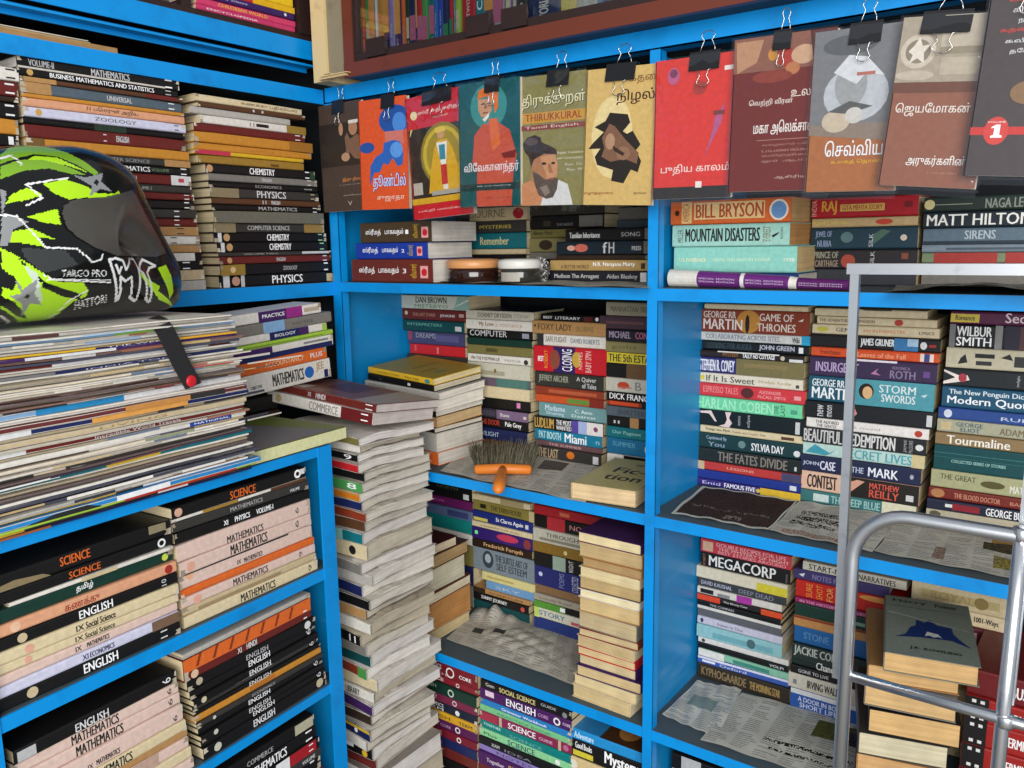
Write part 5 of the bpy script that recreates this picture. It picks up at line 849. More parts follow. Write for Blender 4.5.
# ------------------------------------------------------------------ books hanging from the rail by clips
HANG = [
 # label, corners (TL, TR, BR, BL), y, thickness, colour, art, clip x, clip width (px), film
 ('dark brown book with a photograph of a seated man, hanging beside the orange book', (316,107,361,99,365,210,326,212), 1.2295, .008, '4a3c34', 'B,2e2824,.0,1,.42,.82;P,7a5a48,.5 .5/.62 .56/.6 .68/.66 .72/.72 .66/.9 .7/1 .62/1 .46/.8 .48/.7 .54/.6 .46;E,a87a5c,.8,.76,.1,.07;B,d8cfc4,.7,.92,.8,.83;E,b08468,.52,.76,.05,.06;E,b0886c,.6,.5,.1,.04;T,d8884a,.5,.98,.27,.31,இது நிலம்;T,a89a8c,.42,.98,.24,.25,a novel of land;T,a89a8c,.5,.95,.14,.155,author;T,b8a898,.6,.7,.05,.09,V', 338, 12, 0),
 ('orange book with a blue split head on its cover, hanging between brown and red books', (358,100,402,97,413,208,362,210), 1.226, .009, 'd9552a', 'E,22509c,.75,.8,.32,.13;E,4a86d0,.85,.77,.14,.09;B,c8746a,.55,.93,.58,.7;P,2a62b4,.2 .22/.22 .4/.34 .48/.5 .52/.52 .6/.72 .62/.86 .6/.92 .5/.9 .4/.8 .38/.7 .46/.6 .4/.5 .42/.42 .34/.3 .34;E,5a96dc,.78,.53,.13,.07;E,22509c,.16,.57,.16,.05;T,2a3a9a,.28,.96,.16,.33,தூண்டில்;T,c8d0f0,.27,.95,.165,.325,தூண்டில்;T,e8d0c0,.35,.92,.07,.12,சுஜாதா', 386, 12, 0),
 ('red book with a garlanded golden seated figure, hanging lower than its neighbours', (402,97,457,91,481,212,417,219), 1.2215, .012, 'c8202a', 'E,e8d8a0,.13,.85,.06,.035;T,f0e0d0,.2,.95,.84,.88,ஸ்ரீ சத் சரிதம்;T,e8c8b0,.45,.7,.8,.82,ஆரத்தி;B,2a221c,.02,1,.14,.74;E,8a7a20,.58,.5,.38,.26;E,c8b030,.58,.5,.34,.23;E,a08a24,.58,.5,.28,.2;P,d8a820,.3 .2/.36 .4/.44 .56/.5 .62/.66 .62/.74 .54/.82 .38/.88 .2;E,c89a6a,.56,.66,.06,.035;B,e0c050,.48,.64,.68,.72;P,e8e8e0,.48 .6/.66 .6/.62 .42/.54 .42;B,3a8a9a,.52,.62,.46,.58;B,c02a2a,.53,.63,.26,.42;B,e8e0d8,.55,.63,.22,.26;B,b8b0a0,.04,.2,.2,.3;B,a8a498,.35,.85,.18,.215;B,d8a828,.0,1,.12,.17;P,d8c878,.04 .68/.1 .74/.06 .74;T,f0c8c0,.1,.9,.05,.075,பக்தி மலர்கள்', 432, 27, 1),
 ('teal book with a standing figure in orange robes and turban, hanging in plastic', (455,85,518,77,522,206,464,206), 1.206, .008, '155456', 'E,3a8a84,.5,.8,.3,.18;P,c4533c,.28 .04/.3 .3/.22 .36/.26 .58/.4 .66/.62 .68/.84 .6/.95 .4/.9 .3/.86 .0/.3 .0;P,d86a34,.5 .7/.64 .7/.7 .5/.56 .44;P,c8926a,.33 .86/.33 .78/.38 .72/.48 .715/.55 .76/.57 .86;P,3a2a20,.38 .825/.44 .83/.44 .82/.38 .815;P,3a2a20,.48 .83/.54 .825/.54 .815/.48 .82;P,8a5a40,.44 .82/.46 .82/.48 .785/.43 .785;P,7a3a30,.4 .755/.5 .757/.49 .747/.41 .745;P,dd7432,.32 .86/.34 .93/.5 .96/.66 .92/.66 .78/.6 .74/.58 .84/.46 .88;P,e8e4d8,.4 .7/.52 .75/.5 .71/.44 .68;P,7a2a24,.7 .42/.94 .44/.92 .38/.74 .38;B,1c3a3a,.0,1,.13,.185;T,d8d8d0,.3,.85,.16,.17,life and teaching;T,eee8e8,.08,.98,.26,.36,விேவகானந்தர்;T,8a4a40,.4,.85,.06,.075,பதிப்பகம்', 491, 15, 1),
 ('olive book with a bearded man with a topknot, hanging in plastic', (516,77,586,71,584,204,522,206), 1.2135, .01, '8a8350', 'T,2a2818,.06,1.0,.74,.86,திருக்குறள்;T,e8e0b0,.05,.99,.745,.865,திருக்குறள்;B,c8963a,.0,1,.64,.72;T,9a3a22,.1,.95,.655,.71,THIRUKKURAL;B,8a4038,.0,1,.585,.625;T,e0c8b8,.1,.9,.592,.618,Tamil English;P,c88a60,.0 .0/.0 .1/.06 .17/.2 .2/.34 .16/.42 .06/.42 .0;P,d8d8d4,.35 .0/.42 .14/.6 .2/.76 .16/.84 .0;P,b07c58,.2 .2/.2 .36/.26 .41/.56 .4/.6 .34/.62 .27/.58 .2/.5 .14/.3 .14;P,c8926a,.34 .38/.56 .39/.6 .33/.6 .22/.46 .2/.4 .28;P,3a302a,.1 .42/.16 .38/.2 .3/.24 .36/.4 .4/.6 .39/.58 .43/.48 .46/.36 .49/.34 .53/.24 .55/.12 .53/.06 .48;E,5a4c44,.2,.5,.1,.03;P,5c5048,.22 .27/.3 .25/.42 .2/.56 .215/.62 .2/.6 .12/.54 .06/.44 .05/.32 .08/.26 .16;P,8a7c70,.34 .14/.44 .16/.5 .1/.42 .07;E,9a5a48,.52,.205,.04,.008;E,2a221c,.4,.325,.035,.01;E,2a221c,.54,.325,.03,.01;P,a87454,.46 .32/.5 .32/.54 .25/.48 .25;T,d8d0b0,.6,.98,.385,.41,English Translation;T,d8d0b0,.6,.98,.345,.37,and Commentary;T,d8d0b0,.72,.98,.3,.32,Rev. Dr;T,d8d0b0,.75,.98,.26,.28,Rev. W', 558, 23, 1),
 ('tan book with a dark torn-edged face picture, hanging at the middle post', (586,70,655,64,653,206,584,204), 1.208, .011, 'c9a968', 'E,d8c48c,.4,.5,.3,.3;P,2a2420,.14 .58/.3 .62/.36 .68/.62 .66/.66 .6/.56 .54/.62 .52/.7 .54/.82 .44/.76 .4/.84 .32/.8 .24/.7 .26/.6 .16/.42 .18/.44 .26/.2 .3/.16 .36/.24 .42/.06 .42/.12 .46/.28 .54;P,7a5844,.26 .5/.36 .6/.44 .58/.6 .48/.8 .38/.78 .3/.6 .34/.4 .32/.26 .36/.3 .42;E,a88468,.38,.47,.07,.06;E,8a6850,.58,.38,.1,.05;P,3a2a22,.42 .44/.6 .38/.58 .36/.44 .4;T,3a2418,.45,.98,.73,.84,நிழல்;T,7a5a38,.62,.98,.87,.93,கதை;T,8a3222,.02,.46,.075,.1,எழுத்தாளர்;T,5a4a30,.76,.94,.075,.1,நாவல்', 620, 29, 0),
 ('bright red book in shiny plastic with a black base strip, hanging above the orange spine', (653,60,732,54,733,196,656,200), 1.201, .01, 'd8382f', 'B,2c2826,-.0,1,.0,.085;B,e8e0d8,.56,.64,.075,.12;T,f2dcd4,.1,.98,.17,.25,புதிய காலம்;T,c83a30,.35,.9,.14,.15,essays on literature;E,b85a80,.24,.88,.08,.06;E,7a3a5a,.24,.9,.05,.03;P,b05a86,.78 .56/.9 .66/.86 .52/.72 .36/.66 .28/.76 .48;B,7a3a3a,.76,.9,.58,.61;B,f0e0d8,.88,1,.88,.91;E,a83a34,.58,.78,.09,.05', 703, 30, 1),
 ('maroon book in shiny plastic with a painted battle scene at its top, hanging', (733,38,834,30,830,188,730,193), 1.19, .012, '6f2620', 'B,8a5a48,.0,1,.78,1;P,b88a68,.02 .98/.3 .98/.24 .84/.04 .78;E,a8382c,.52,.86,.08,.07;E,c88a3a,.4,.88,.05,.04;E,c8a080,.7,.86,.12,.06;E,b8764a,.6,.78,.07,.04;P,5a2420,.75 1/1 1/1 .7/.8 .8;E,8a3a2c,.4,.74,.2,.04;T,e8d8cc,.18,.62,.55,.6,ெவற்றி வீரன்;T,e8d8cc,.6,.95,.6,.66,உலகம்;T,eee4dc,.24,.98,.36,.46,மகா அெலக்சாண்டர்;B,b8867a,.28,.98,.332,.336;T,b8867a,.34,.98,.29,.31,வாழ்வும் போரும்;T,b8867a,.34,.98,.255,.275,பயணங்களும்;T,b8867a,.34,.98,.22,.24,வெற்றிகளும்;T,b8867a,.34,.98,.185,.205,ஓர் ஆய்வு;T,c8a89c,.48,.86,.075,.1,ஆசிரியர்', 782, 18, 1),
 ('grey and orange book in plastic with pale shrouded drawing, hanging beside the brown book', (815,32,906,22,896,190,806,192), 1.18, .012, 'a8673a', 'B,77787a,.0,1,.42,1;P,8a7a6c,.0 .42/1 .42/1 .3/.0 .36;E,b8bcc0,.5,.6,.36,.17;E,9a9c9c,.44,.66,.18,.14;P,d0d2d4,.24 .74/.4 .84/.6 .82/.8 .7/.6 .72/.5 .66;E,c4b49c,.3,.44,.16,.07;P,5a5a58,.2 .5/.44 .56/.7 .52/.44 .48;E,c8c4bc,.5,.47,.1,.05;E,5c5e60,.4,.9,.3,.06;T,e8ecee,.2,.98,.22,.32,ெசவ்வியல்;T,e0b030,.28,.95,.165,.2,உலகத் ெதான்மம்;B,b06a5a,.5,.7,.71,.73', 866, 32, 1),
 ('brown book with a pale stone carving band along its top, hanging beside the grey one', (906,16,994,14,986,190,877,184), 1.165, .013, '8f5c48', 'B,a89c88,.0,1,.62,1;E,c8bca8,.2,.8,.18,.1;E,8a7e6c,.2,.8,.13,.07;P,ddd4c4,.1 .8/.16 .84/.2 .88/.24 .83/.32 .84/.26 .79/.28 .73/.2 .76/.12 .73/.15 .78;B,bcb09c,.42,1,.82,1;B,948872,.42,1,.78,.82;E,bcb09c,.2,.66,.2,.03;B,b8ac96,.45,.95,.66,.76;B,6e4636,.0,1,.56,.62;T,e8dcd0,.06,.82,.42,.5,ெஜயேமாகன்;T,f0e8e0,.26,.86,.12,.19,அருகர்களின்;T,b88a76,.5,.8,.075,.09,பாதை', 945, 44, 1),
 ('dark grey book with a red numbered disc, hanging last along the rail', (996,-22,1085,-34,1074,180,962,172), 1.15, .013, '4a4140', 'B,c83a34,.0,1,.21,.25;E,d2453c,.27,.23,.13,.072;P,fff,.22 .195/.34 .195/.34 .205/.31 .21/.31 .262/.27 .262/.22 .25/.22 .243/.25 .246/.25 .21/.22 .205;T,f0d8d0,.17,.36,.27,.28,VOLUME;T,d84a3a,.2,.6,.87,.9,உலகின்;T,ddd,.25,.65,.81,.845,கிரேக்க;T,ddd,.32,.6,.76,.79,நாடகம்;T,d84a3a,.15,.62,.715,.745,கதைகள்;T,ddd,.22,.65,.66,.69,கவிதை;T,ddd,.28,.6,.61,.64,தேர்வு;E,8a6a4a,.55,.42,.2,.06;E,b0926a,.6,.46,.12,.05;E,6a4c38,.8,.4,.2,.1', 1030, 30, 1)]
for hi, (lab, cr, y, T, col, art, clx, clw, filmy) in enumerate(HANG):
    TL, TR, BR, BL = [on_plane(cr[2*i], cr[2*i+1], 0, -y) for i in range(4)]
    axis = ((TL+TR)/2-(BL+BR)/2); h = axis.length; ed = (TR-TL)+(BR-BL)
    ro = .7*math.atan2(ed.z, ed.x)+.3*math.atan2(-axis.x, axis.z)
    rv = Vector((math.cos(ro), 0, math.sin(ro))); upv = Vector((-math.sin(ro), 0, math.cos(ro))); w = ((TR-TL).length+(BR-BL).length)/2
    ctr = (TL+TR+BL+BR)/4; nf = Vector((0, -1, 0))
    m = Matrix((rv, upv, nf)).transposed().to_4x4(); m.translation = ctr - upv*h/2
    t = thing('paperback', lab, 'book', m, 'books hanging from the rail by clips')
    c = MB(); th = .0009
    c.box(-w/2, w/2, 0, h, -th, 0, col); c.box(-w/2, w/2, 0, h, -T, -T+th, 'cfc8ba'); c.box(-w/2-.0005, -w/2+.0012, 0, h, -T, 0, col)
    c.deco(art, (-w/2, 0, 0), (w, 0, 0), (0, h, 0), (0, 0, 1), .0002)
    c.build('cover', MCOVER, t)
    p = MB(); p.box(-w/2+.001, w/2-.0015, .0015, h-.0015, -T+th, -th, 'd9cdb4'); p.build('pages', MPAGE, t)
    if filmy:
        f = MB(); nx, ny = 10, 14; rr = random.Random(hi)
        g = lambda i, j: (-w/2-.003+(w+.006)*i/nx, -.011+(h+.013)*j/ny, .0022+rr.uniform(0, .0022))
        vs = [g(i, j) for j in range(ny+1) for i in range(nx+1)]
        f.add(vs, [(j*(nx+1)+i, j*(nx+1)+i+1, (j+1)*(nx+1)+i+1, (j+1)*(nx+1)+i) for j in range(ny) for i in range(nx)], 'fff')
        vs = [(-w/2-.003+(w+.006)*i, -.004+(h+.006)*j, -T-.0012) for j in (0, 1) for i in (0, 1)]
        f.add(vs, [(0, 2, 3, 1)], 'fff')
        f.build('plastic_sleeve', MFILM, t, smooth=True)
    # binder clip gripping the top edge
    fy = (clx-(cr[0]+cr[2])/2)/(cr[2]-cr[0]); cx = fy*w
    cw = clw*w/(cr[2]-cr[0]) if hi not in (10,) else .032
    cm = m @ Matrix.Translation((cx, h, -T/2))
    short = lab.split(',')[0].split(' with ')[0].split(' in ')[0]
    cl = thing('binder_clip', f"black binder clip with wire handles gripping the hanging {short}", 'clip', cm, 'binder clips along the rail')
    b = MB(); k = T/2+.0042
    prof = [(-k, -.021), (-k-.0005, -.0205), (-.0055, .006), (.0055, .006), (k+.0005, -.0205), (k, -.021), (.0045, .0045), (-.0045, .0045)]
    vs = [(x, q, z) for x in (-cw/2, cw/2) for z, q in prof]; n = len(prof)
    b.add(vs, [(i, (i+1) % n, n+(i+1) % n, n+i) for i in range(n)] + [(0,7,6,5,4,3,2,1)[::-1], tuple(range(n, 2*n))], '17171a')
    b.build('clip_body', MCLIP, cl)
    hw = cw*.28
    # handle folded up over the rail, handle lying against the cover
    wr = MB(); r_ = .0007
    wr.tube([(-hw*.9, .006, -.003), (-hw*.75, .014, -.005), (-hw*.45, .022, -.004), (-hw*.8, .029, -.004), (-hw*.55, .034, -.004), (0, .036, -.004), (hw*.55, .034, -.004), (hw*.8, .029, -.004), (hw*.45, .022, -.004), (hw*.75, .014, -.005), (hw*.9, .006, -.003)], r_, 8)
    wr.build('wire_handle', MWIRE, cl, smooth=True)
    wr = MB(); zf = k+.002
    wr.tube([(-hw*.9, -.0205, k), (-hw*.6, -.022, zf), (-hw*.4, -.03, zf), (-hw*.75, -.038, zf), (-hw*.5, -.0425, zf), (0, -.044, zf), (hw*.5, -.0425, zf), (hw*.75, -.038, zf), (hw*.4, -.03, zf), (hw*.6, -.022, zf), (hw*.9, -.0205, k)], r_, 8)
    wr.build('wire_handle', MWIRE, cl, smooth=True)

# ------------------------------------------------------------------ cabinets above
cb = thing('glazed_cabinet', 'dark brown glass-fronted wall cabinet full of upright books', 'cabinet', mat4((-.6, 1.2, 1.831)))
CX0, CX1 = -1.278, .25
wp(cb, 'base_board', MWOODD, (CX0, CX1, 1.204, 1.5, 1.832, 1.846))
wp(cb, 'face_rail', MWOODF, (CX0, CX1, 1.196, 1.21, 1.831, 1.857))
wp(cb, 'stile', MWOODF, (CX0, CX0+.026, 1.197, 1.21, 1.857, 2.5))
dr = wp(cb, 'door', MWOODD, (CX0+.026, CX1, 1.2, 1.216, 1.857, 1.872), (CX0+.026, CX0+.034, 1.2, 1.216, 1.872, 2.5))
wp(cb, 'side_panel', MWOODD, (CX0, CX0+.012, 1.21, 1.5, 1.846, 2.5)); wp(cb, 'back_panel', MDARK, (CX0, CX1, 1.49, 1.5, 1.846, 2.5)); wp(cb, 'top_board', MWOODD, (CX0, CX1, 1.21, 1.5, 2.488, 2.5))
gl = part(dr, 'pane', MPANE, (CX0+.034, CX1, 1.207, 1.21, 1.872, 2.5)); gl.matrix_parent_inverse = Matrix()
for a, b in ((367, 386), (467, 490), (503, 528)):
    xa = on_plane(a, 40, 0, -1.199).x; xb = on_plane(b, 30, 0, -1.199).x
    h_ = part(dr, 'door_clip', MWOODD, (xa, xb, 1.194, 1.2, 1.86, 1.893)); h_.matrix_parent_inverse = Matrix()
wp(cb, 'worn_side_board', MPLY, (-1.372, -1.332, 1.2, 1.5, 1.833, 2.5)); wp(cb, 'worn_side_board', MPLYG, (-1.332, -1.279, 1.206, 1.5, 1.845, 2.5))
q = MB(); rr = random.Random(3)
for i in range(5):
    z = 1.834+i*.0022; q.box(-1.345+i*.004, -1.255+rr.uniform(-.03, .05)-i*.012, 1.185+rr.uniform(0, .006), 1.204, z, z+.0016)
o = q.build('peeling_veneer', MPLY, cb); o.matrix_parent_inverse = cb.matrix_world.inverted()
UB = [355, 358.5, 363.5, 369, 375, 377, 382, 388, 394, 400.5, 404.5, 409, 415, 417, 422, 427.5, 433, 437, 442.5, 448, 451.5, 455, 460, 473.5, 483, 492.5, 503, 511, 516, 527, 559, 576, 597, 603, 615, 624, 631, 645, 660, 678, 694, 712]
UCOL = ['brown', 'orange', 'green', 'blue', 'white', 'amber', 'navy', 'lilac', 'purple', 'orange', 'dark_green', 'navy', 'purple', 'red', 'green', 'teal', 'blue', '2c4ab0', 'navy', 'red', '6a8a9a', 'lime', 'red', '16808a', 'mauve', 'pale_grey', '7a5a9a', 'lilac', 'charcoal', '24345c', 'd8c060', 'pale_grey', '2c64a8', 'navy', 'maroon', '8a5a3a', 'purple', 'navy', 'brown', 'grey', 'maroon']
for i, cl in enumerate(UCOL):
    xa = on_plane(UB[i], 40-(UB[i]-355)*.13, 0, -1.235).x; xb = on_plane(UB[i+1], 40-(UB[i]-355)*.13, 0, -1.235).x
    T = xb-xa-.0006; hgt = .2+random.Random(i).uniform(-.02, .03)
    m = Matrix.Translation((xb-.0003, 1.235+random.Random(i).uniform(0, .006), 1.8466+hgt/2)) @ Matrix(((0,0,-1,0),(0,1,0,0),(1,0,0,0),(0,0,0,1)))
    cn = colname(cl) if cl in PAL else {'2c4ab0': 'royal blue', '6a8a9a': 'grey blue', '16808a': 'teal', '7a5a9a': 'violet', '24345c': 'dark blue', 'd8c060': 'wide pale yellow', '2c64a8': 'mid blue', '8a5a3a': 'light brown'}[cl]
    t2 = random.Random(i+50).choice(['T,ddd,.1,.4,.38,.62,BOOK TWO', 'T,d8d0c8,.12,.34,.35,.65,WORLD', 'B,d8c8a0,.22,.4,.2,.8;T,ddd,.05,.2,.38,.62,SERIES', 'B,c86a8a,.2,.42;T,ccc,.06,.18,.35,.65,FIVE', 'B,e8a050,.3,1;T,ccc,.08,.26,.38,.62,STORY', 'B,3a8a5a,.0,.3'])
    if cl == '16808a': t2 = 'T,fff,.3,.7,.2,.8,COMICS'
    if cl == 'd8c060': t2 = 'P,5a4a2a,.06 .4/.2 .5/.06 .6;T,a89048,.3,.9,.4,.6,GARDEN'
    nb = colname(UCOL[i-1]) if i and UCOL[i-1] in PAL else None
    book('comic_book', f"{cn} spine standing in the glass cabinet, {ordw(i, 99) if i else 'first'} from the pale worn side board".replace('from top ', ''), 'upright books in the glass cabinet', m, hgt, .14, T, cl, 'cream', t2, seed=600+i)

c2 = thing('wooden_cabinet', 'dark brown wooden wall cabinet above the side shelves', 'cabinet', mat4((-1.41, .9, 1.922)))
wp(c2, 'base_board', MWOODD, (-1.75, -1.4, .5, 1.245, 1.9215, 1.932)); wp(c2, 'stile', MWOODD, (-1.41, -1.395, 1.19, 1.24, 1.932, 2.5)); wp(c2, 'back_panel', MDARK, (-1.75, -1.74, .5, 1.245, 1.932, 2.5))
wp(c2, 'side_panel', MWOODD, (-1.75, -1.41, 1.233, 1.245, 1.932, 2.5)); wp(c2, 'top_board', MWOODD, (-1.75, -1.4, .5, 1.245, 2.49, 2.5)); wp(c2, 'inner_post', MWOODD, (-1.42, -1.405, .93, .95, 1.932, 2.5))
for i, (z, T, cl, de) in enumerate(((1.9325, .0105, 'c83a6a', 'T,eee,.1,.6,.3,.6,ENCYCLOPEDIA'), (1.9432, .0125, 'd0406c', 'T,f0c030,.2,.7,.3,.75,CHILDRENS WORLD'), (1.9560, .0125, '3a2260', 'T,c8b8e0,.25,.5,.3,.7,My Science;O,ddd,.9,.5,.25'), (1.9688, .0115, 'c8303c', 'B,e0b020,.55,1'), (1.9806, .018, 'e8c020', 'T,d84a20,.1,.5,.3,.8,STORIES'), (1.999, .02, 'd85a28', 'B,e0c040,.3,.6'))):
    book('comic_book', f"{['pink','deep pink','purple','red and yellow','yellow','orange'][i]} spine book lying in the wooden cabinet, {ordw(5-i, 6)} of its pile", 'books lying in the wooden cabinet', mat4((-1.402+random.Random(i).uniform(-.003,.001), 1.07+.004*(i % 2), z), 90), .225, .15, T, cl, 'cream', de, seed=650+i)
book('textbook', 'grey book with rough edges behind the inner post of the wooden cabinet', 'books lying in the wooden cabinet', mat4((-1.41, .79, 1.9325), 90), .24, .16, .03, '55504c', 'b0a890', '', seed=670)
# papers on the upper side shelf
pp = thing('exercise_book', 'bundle of brown-edged paper lying on the top side shelf', 'paper', mat4((-1.41, .60, 1.8285), 90))
q = MB(); q.box(-.25, .205, 0, .2, 0, .0105, 'b08a5c'); q.build('paper_block', MPAGE, pp)
q = MB(); q.box(-.25, .16, .002, .2, .0107, .0125, 'cdb48a'); q.box(-.12, .155, -.002, .19, .0127, .0138, 'e8e0d0'); q.build('loose_sheet', MPAGE, pp)

# ------------------------------------------------------------------ newspapers lining the shelves
def sheet(name, label, corners, z, seed, amp=.002, crumple=None, nx=110, ny=60, pics=(), base='ccc6b6', lift=.0008, headline=()):
    rr = random.Random(seed); A, B, C, D = [Vector(c+(0,)) for c in corners]    # front-left, front-right, back-right, back-left
    w_ = (B-A).length; d_ = (D-A).length
    o = thing(name, label, 'newspaper', mat4(((A.x+C.x)/2, (A.y+C.y)/2, z)), 'newspapers lining the shelves')
    ctr = Vector(((A.x+C.x)/2, (A.y+C.y)/2, z)); m = MB()
    vs = []; ph = [rr.uniform(0, 6) for _ in range(6)]
    for j in range(ny+1):
        for i in range(nx+1):
            u, v = i/nx, j/ny; p = A.lerp(B, u).lerp(D.lerp(C, u), v)
            h = amp*(1+.5*math.sin(u*9+ph[0])*math.sin(v*7+ph[1])+.5*math.sin(u*23+v*11+ph[2]))
            if crumple: h += crumple(u, v, ph)
            vs.append((p.x-ctr.x, p.y-ctr.y, lift+max(h, 0)))
    fs = []; m.v = vs; cw = max(1, round(w_/.045))
    lines = {}
    for j in range(ny):
        for i in range(nx):
            u, v = (i+.5)/nx, (j+.5)/ny
            col = base
            cu = u*cw; c_i = int(cu); fr_ = cu-c_i
            if .06 < fr_ < .94 and .04 < v < .96 and j % 2 == 0:
                k = (c_i, j)
                if k not in lines: lines[k] = (rr.uniform(.55, 1.0), rr.random() < .12)
                e, gap = lines[k]
                if fr_ < e and not gap: col = rr.choice(['a39f95', 'aeaaa0', '96938a'])
            for (a, b, c, d, pc) in pics:
                if a < u < b and c < v < d: col = pc if isinstance(pc, str) else pc[int(rr.random()*len(pc))]
            for (a, b, c, d) in headline:
                if a < u < b and c < v < d: col = '2a2826' if rr.random() < .62 else base
            m.f.append((j*(nx+1)+i, j*(nx+1)+i+1, (j+1)*(nx+1)+i+1, (j+1)*(nx+1)+i)); m.c.append(lin(col))
    m.build('printed_sheet', MNEWS, o, smooth=bool(crumple))
    return o
def quad(z, *px): return [tuple(on_z(px[2*i], px[2*i+1], z)[:2]) for i in range(4)]
sheet('newspaper', 'brown printed leaflet lying flat between the post and the chrome frame', quad(S2, 671,514, 768,532, 798,502, 703,487), S2, 1, pics=((.04, .98, .05, .97, ['3a2c28', '423430', '4a3a34']), (.1, .9, .32, .36, ['8a7a70', '3a2c28', '3a2c28']), (.5, .68, .1, .2, ['9a8a80', '3a2c28'])), base='d8d3c4')
sheet('newspaper', 'grey newspaper with bold black headline beside the brown leaflet', quad(S2, 769,532, 872,553, 905,518, 799,502), S2, 2, headline=((.12, .55, .62, .74), (.12, .6, .44, .56), (.1, .55, .28, .38)), pics=((.1, .9, .03, .14, ['a8988c', 'a06a60', 'b0a898']),))
sheet('newspaper', 'newspaper with coloured car picture inside the chrome frame', quad(S2, 874,553, 1075,592, 1060,545, 902,516), S2, 3, pics=((.55, .95, .5, .7, ['4a4436', '5c5034', '3a3a34']), (.6, .8, .7, .82, ['a07a40', 'b08848']), (.62, .95, .15, .4, ['6a6450', '8a7a4a', 'b09a30']), (.3, .36, .1, .35, ['8a6a5c', 'a09080'])))
sheet('newspaper', 'folded newspaper page at the post on the third shelf', quad(S3, 662,716, 716,739, 742,690, 697,682), S3, 4, pics=((.2, .7, .4, .65, ['8a9a96', '7f8f8c']),), base='d2d0c6')
sheet('newspaper', 'newspaper page with a photograph in front of the red-topped pile', quad(S3, 700,741, 885,800, 905,735, 742,694), S3, 5, nx=150, pics=((.52, .8, .58, .86, ['5a5a30', '6a6434', '50522e']), (.66, .78, .58, .8, ['2c3040', '38405a', '4a4640'])), headline=((.3, .8, .3, .35), (.35, .9, .18, .22)), base='ccc9bc')
def crum(u, v, ph):
    return .012*max(0, math.sin(u*3.1)*math.sin(v*3.3+.4))**2*(abs(math.sin(u*6+v*13+ph[3]))*.35+.2*abs(math.sin(u*27-v*19))+.45) + .022*math.exp(-((u-.2)**2+(v-.75)**2)/.02)*(1+.4*math.sin(u*40+ph[4]))
cr_ = sheet('newspaper', 'crumpled torn grey newspaper on the third shelf beside the cream-edged pile', quad(S3, 446,640, 585,690, 590,625, 482,605), S3, 6, amp=.0015, crumple=crum, base='c4bfb2', pics=((.12, .2, .3, .42, '4a4a48'), (.27, .36, .36, .48, '4a4a48')))
sheet('newspaper', 'newspaper under the hand brush on the second shelf', quad(S2, 440,472, 585,504, 618,464, 470,450), S2, 7, pics=((.55, .72, .6, .85, ['5c5650', '6a625a']),), base='cbc6b8')
sheet('newspaper', 'strip of newspaper under the jars on the first shelf', quad(S1, 440,283, 650,289.5, 650,280, 440,276), S1, 8, ny=20, base='b8b2a4')
def curl(u, v, ph): return .012*math.sin(u*3.14)*(1-v)
sheet('newspaper', 'loose grey paper sheet under the chrome top bar', quad(S1, 886,295, 1070,299, 1070,284, 900,285), S1, 9, ny=20, crumple=curl, base='7a756a')

# rolled magazine lying on the shelf edge
rm = thing('magazine', 'rolled purple and white magazine lying on the edge of the first shelf', 'magazine', mat4((0, 0, 0)))
P = [on_plane(671, 281, 0, -1.29), on_plane(700, 281.5, 0, -1.29), on_plane(742, 283, 0, -1.28), on_plane(746, 283, 0, -1.28), on_plane(790, 284.5, 0, -1.275), on_plane(798, 285, 0, -1.275), on_plane(849, 286.5, 0, -1.27)]
rads = [.0145, .0135, .012, .012, .010, .009, .0075]
for a, b, cl, nm_ in ((0, 1, 'd8d4ca', 'white_end'), (1, 2, '6a2a78', 'cover_roll'), (2, 3, 'e0dcd8', 'white_band'), (3, 4, '6a2a78', 'cover_roll'), (4, 5, 'ddd8d0', 'white_band'), (5, 6, '5a2060', 'cover_roll')):
    q = MB(); pa, pb_ = P[a].copy(), P[b].copy(); pa.z = S1+rads[a]+.001; pb_.z = S1+rads[b]+.001
    q.tube([pa, pb_], [rads[a], rads[b]], 18, cl)
    if cl[0] in '65':
        d = pb_-pa
        for v_ in (.25, .6): q.deco(f'T,d8c0e0,.05,.9,{v_-.1},{v_+.1},SPECIAL EDITION', pa+Vector((0, -rads[a]*1.02, -rads[a]*.5)), d, (0, -.001, rads[a]), (0, -1, .2), .0012)
    q.build(nm_, MCOVER, rm)

# ------------------------------------------------------------------ jars
def jar(px, pw, label, lid, glass, lab_col, y):
    r0 = pw*.00135/2; p = on_plane(px, 283, 0, -(y+r0)); r = .93*(on_plane(px+pw/2, 275, 0, -y)-on_plane(px-pw/2, 275, 0, -y)).length/2
    t = thing('jar', label, 'jar', mat4((p.x, y+r, S1+.001)), 'cream jars on the first shelf')
    q = MB(); q.lathe([(r*.75, 0), (r*.95, .002), (r, .006), (r, .022), (r*.94, .0275), (r*.9, .028)], 40); q.build('glass_body', glass, t, smooth=True)
    q = MB(); q.lathe([(r*.97, .0285), (r*1.0, .030), (r*1.0, .041), (r*.93, .0455), (r*.6, .047), (0.0005, .0475)], 40); q.build('lid', lid, t, smooth=True)
    if lab_col:
        q = MB(); vs = []
        for k in range(9):
            a = math.radians(-110+k*7); vs += [(r*1.01*math.cos(a), r*1.01*math.sin(a), .005), (r*1.01*math.cos(a), r*1.01*math.sin(a), .022)]
        q.add(vs, [(2*k, 2*k+2, 2*k+3, 2*k+1) for k in range(8)], lab_col); q.build('label', MJARL, t)
jar(467, 47, 'brown glass cream jar with a peach lid beside the three thick books', MLIDO, MJAR, None, 1.27)
jar(515, 39, 'dark glass cream jar with a white lid and pale label', MLIDW, MJARD, 'a8a298', 1.27)
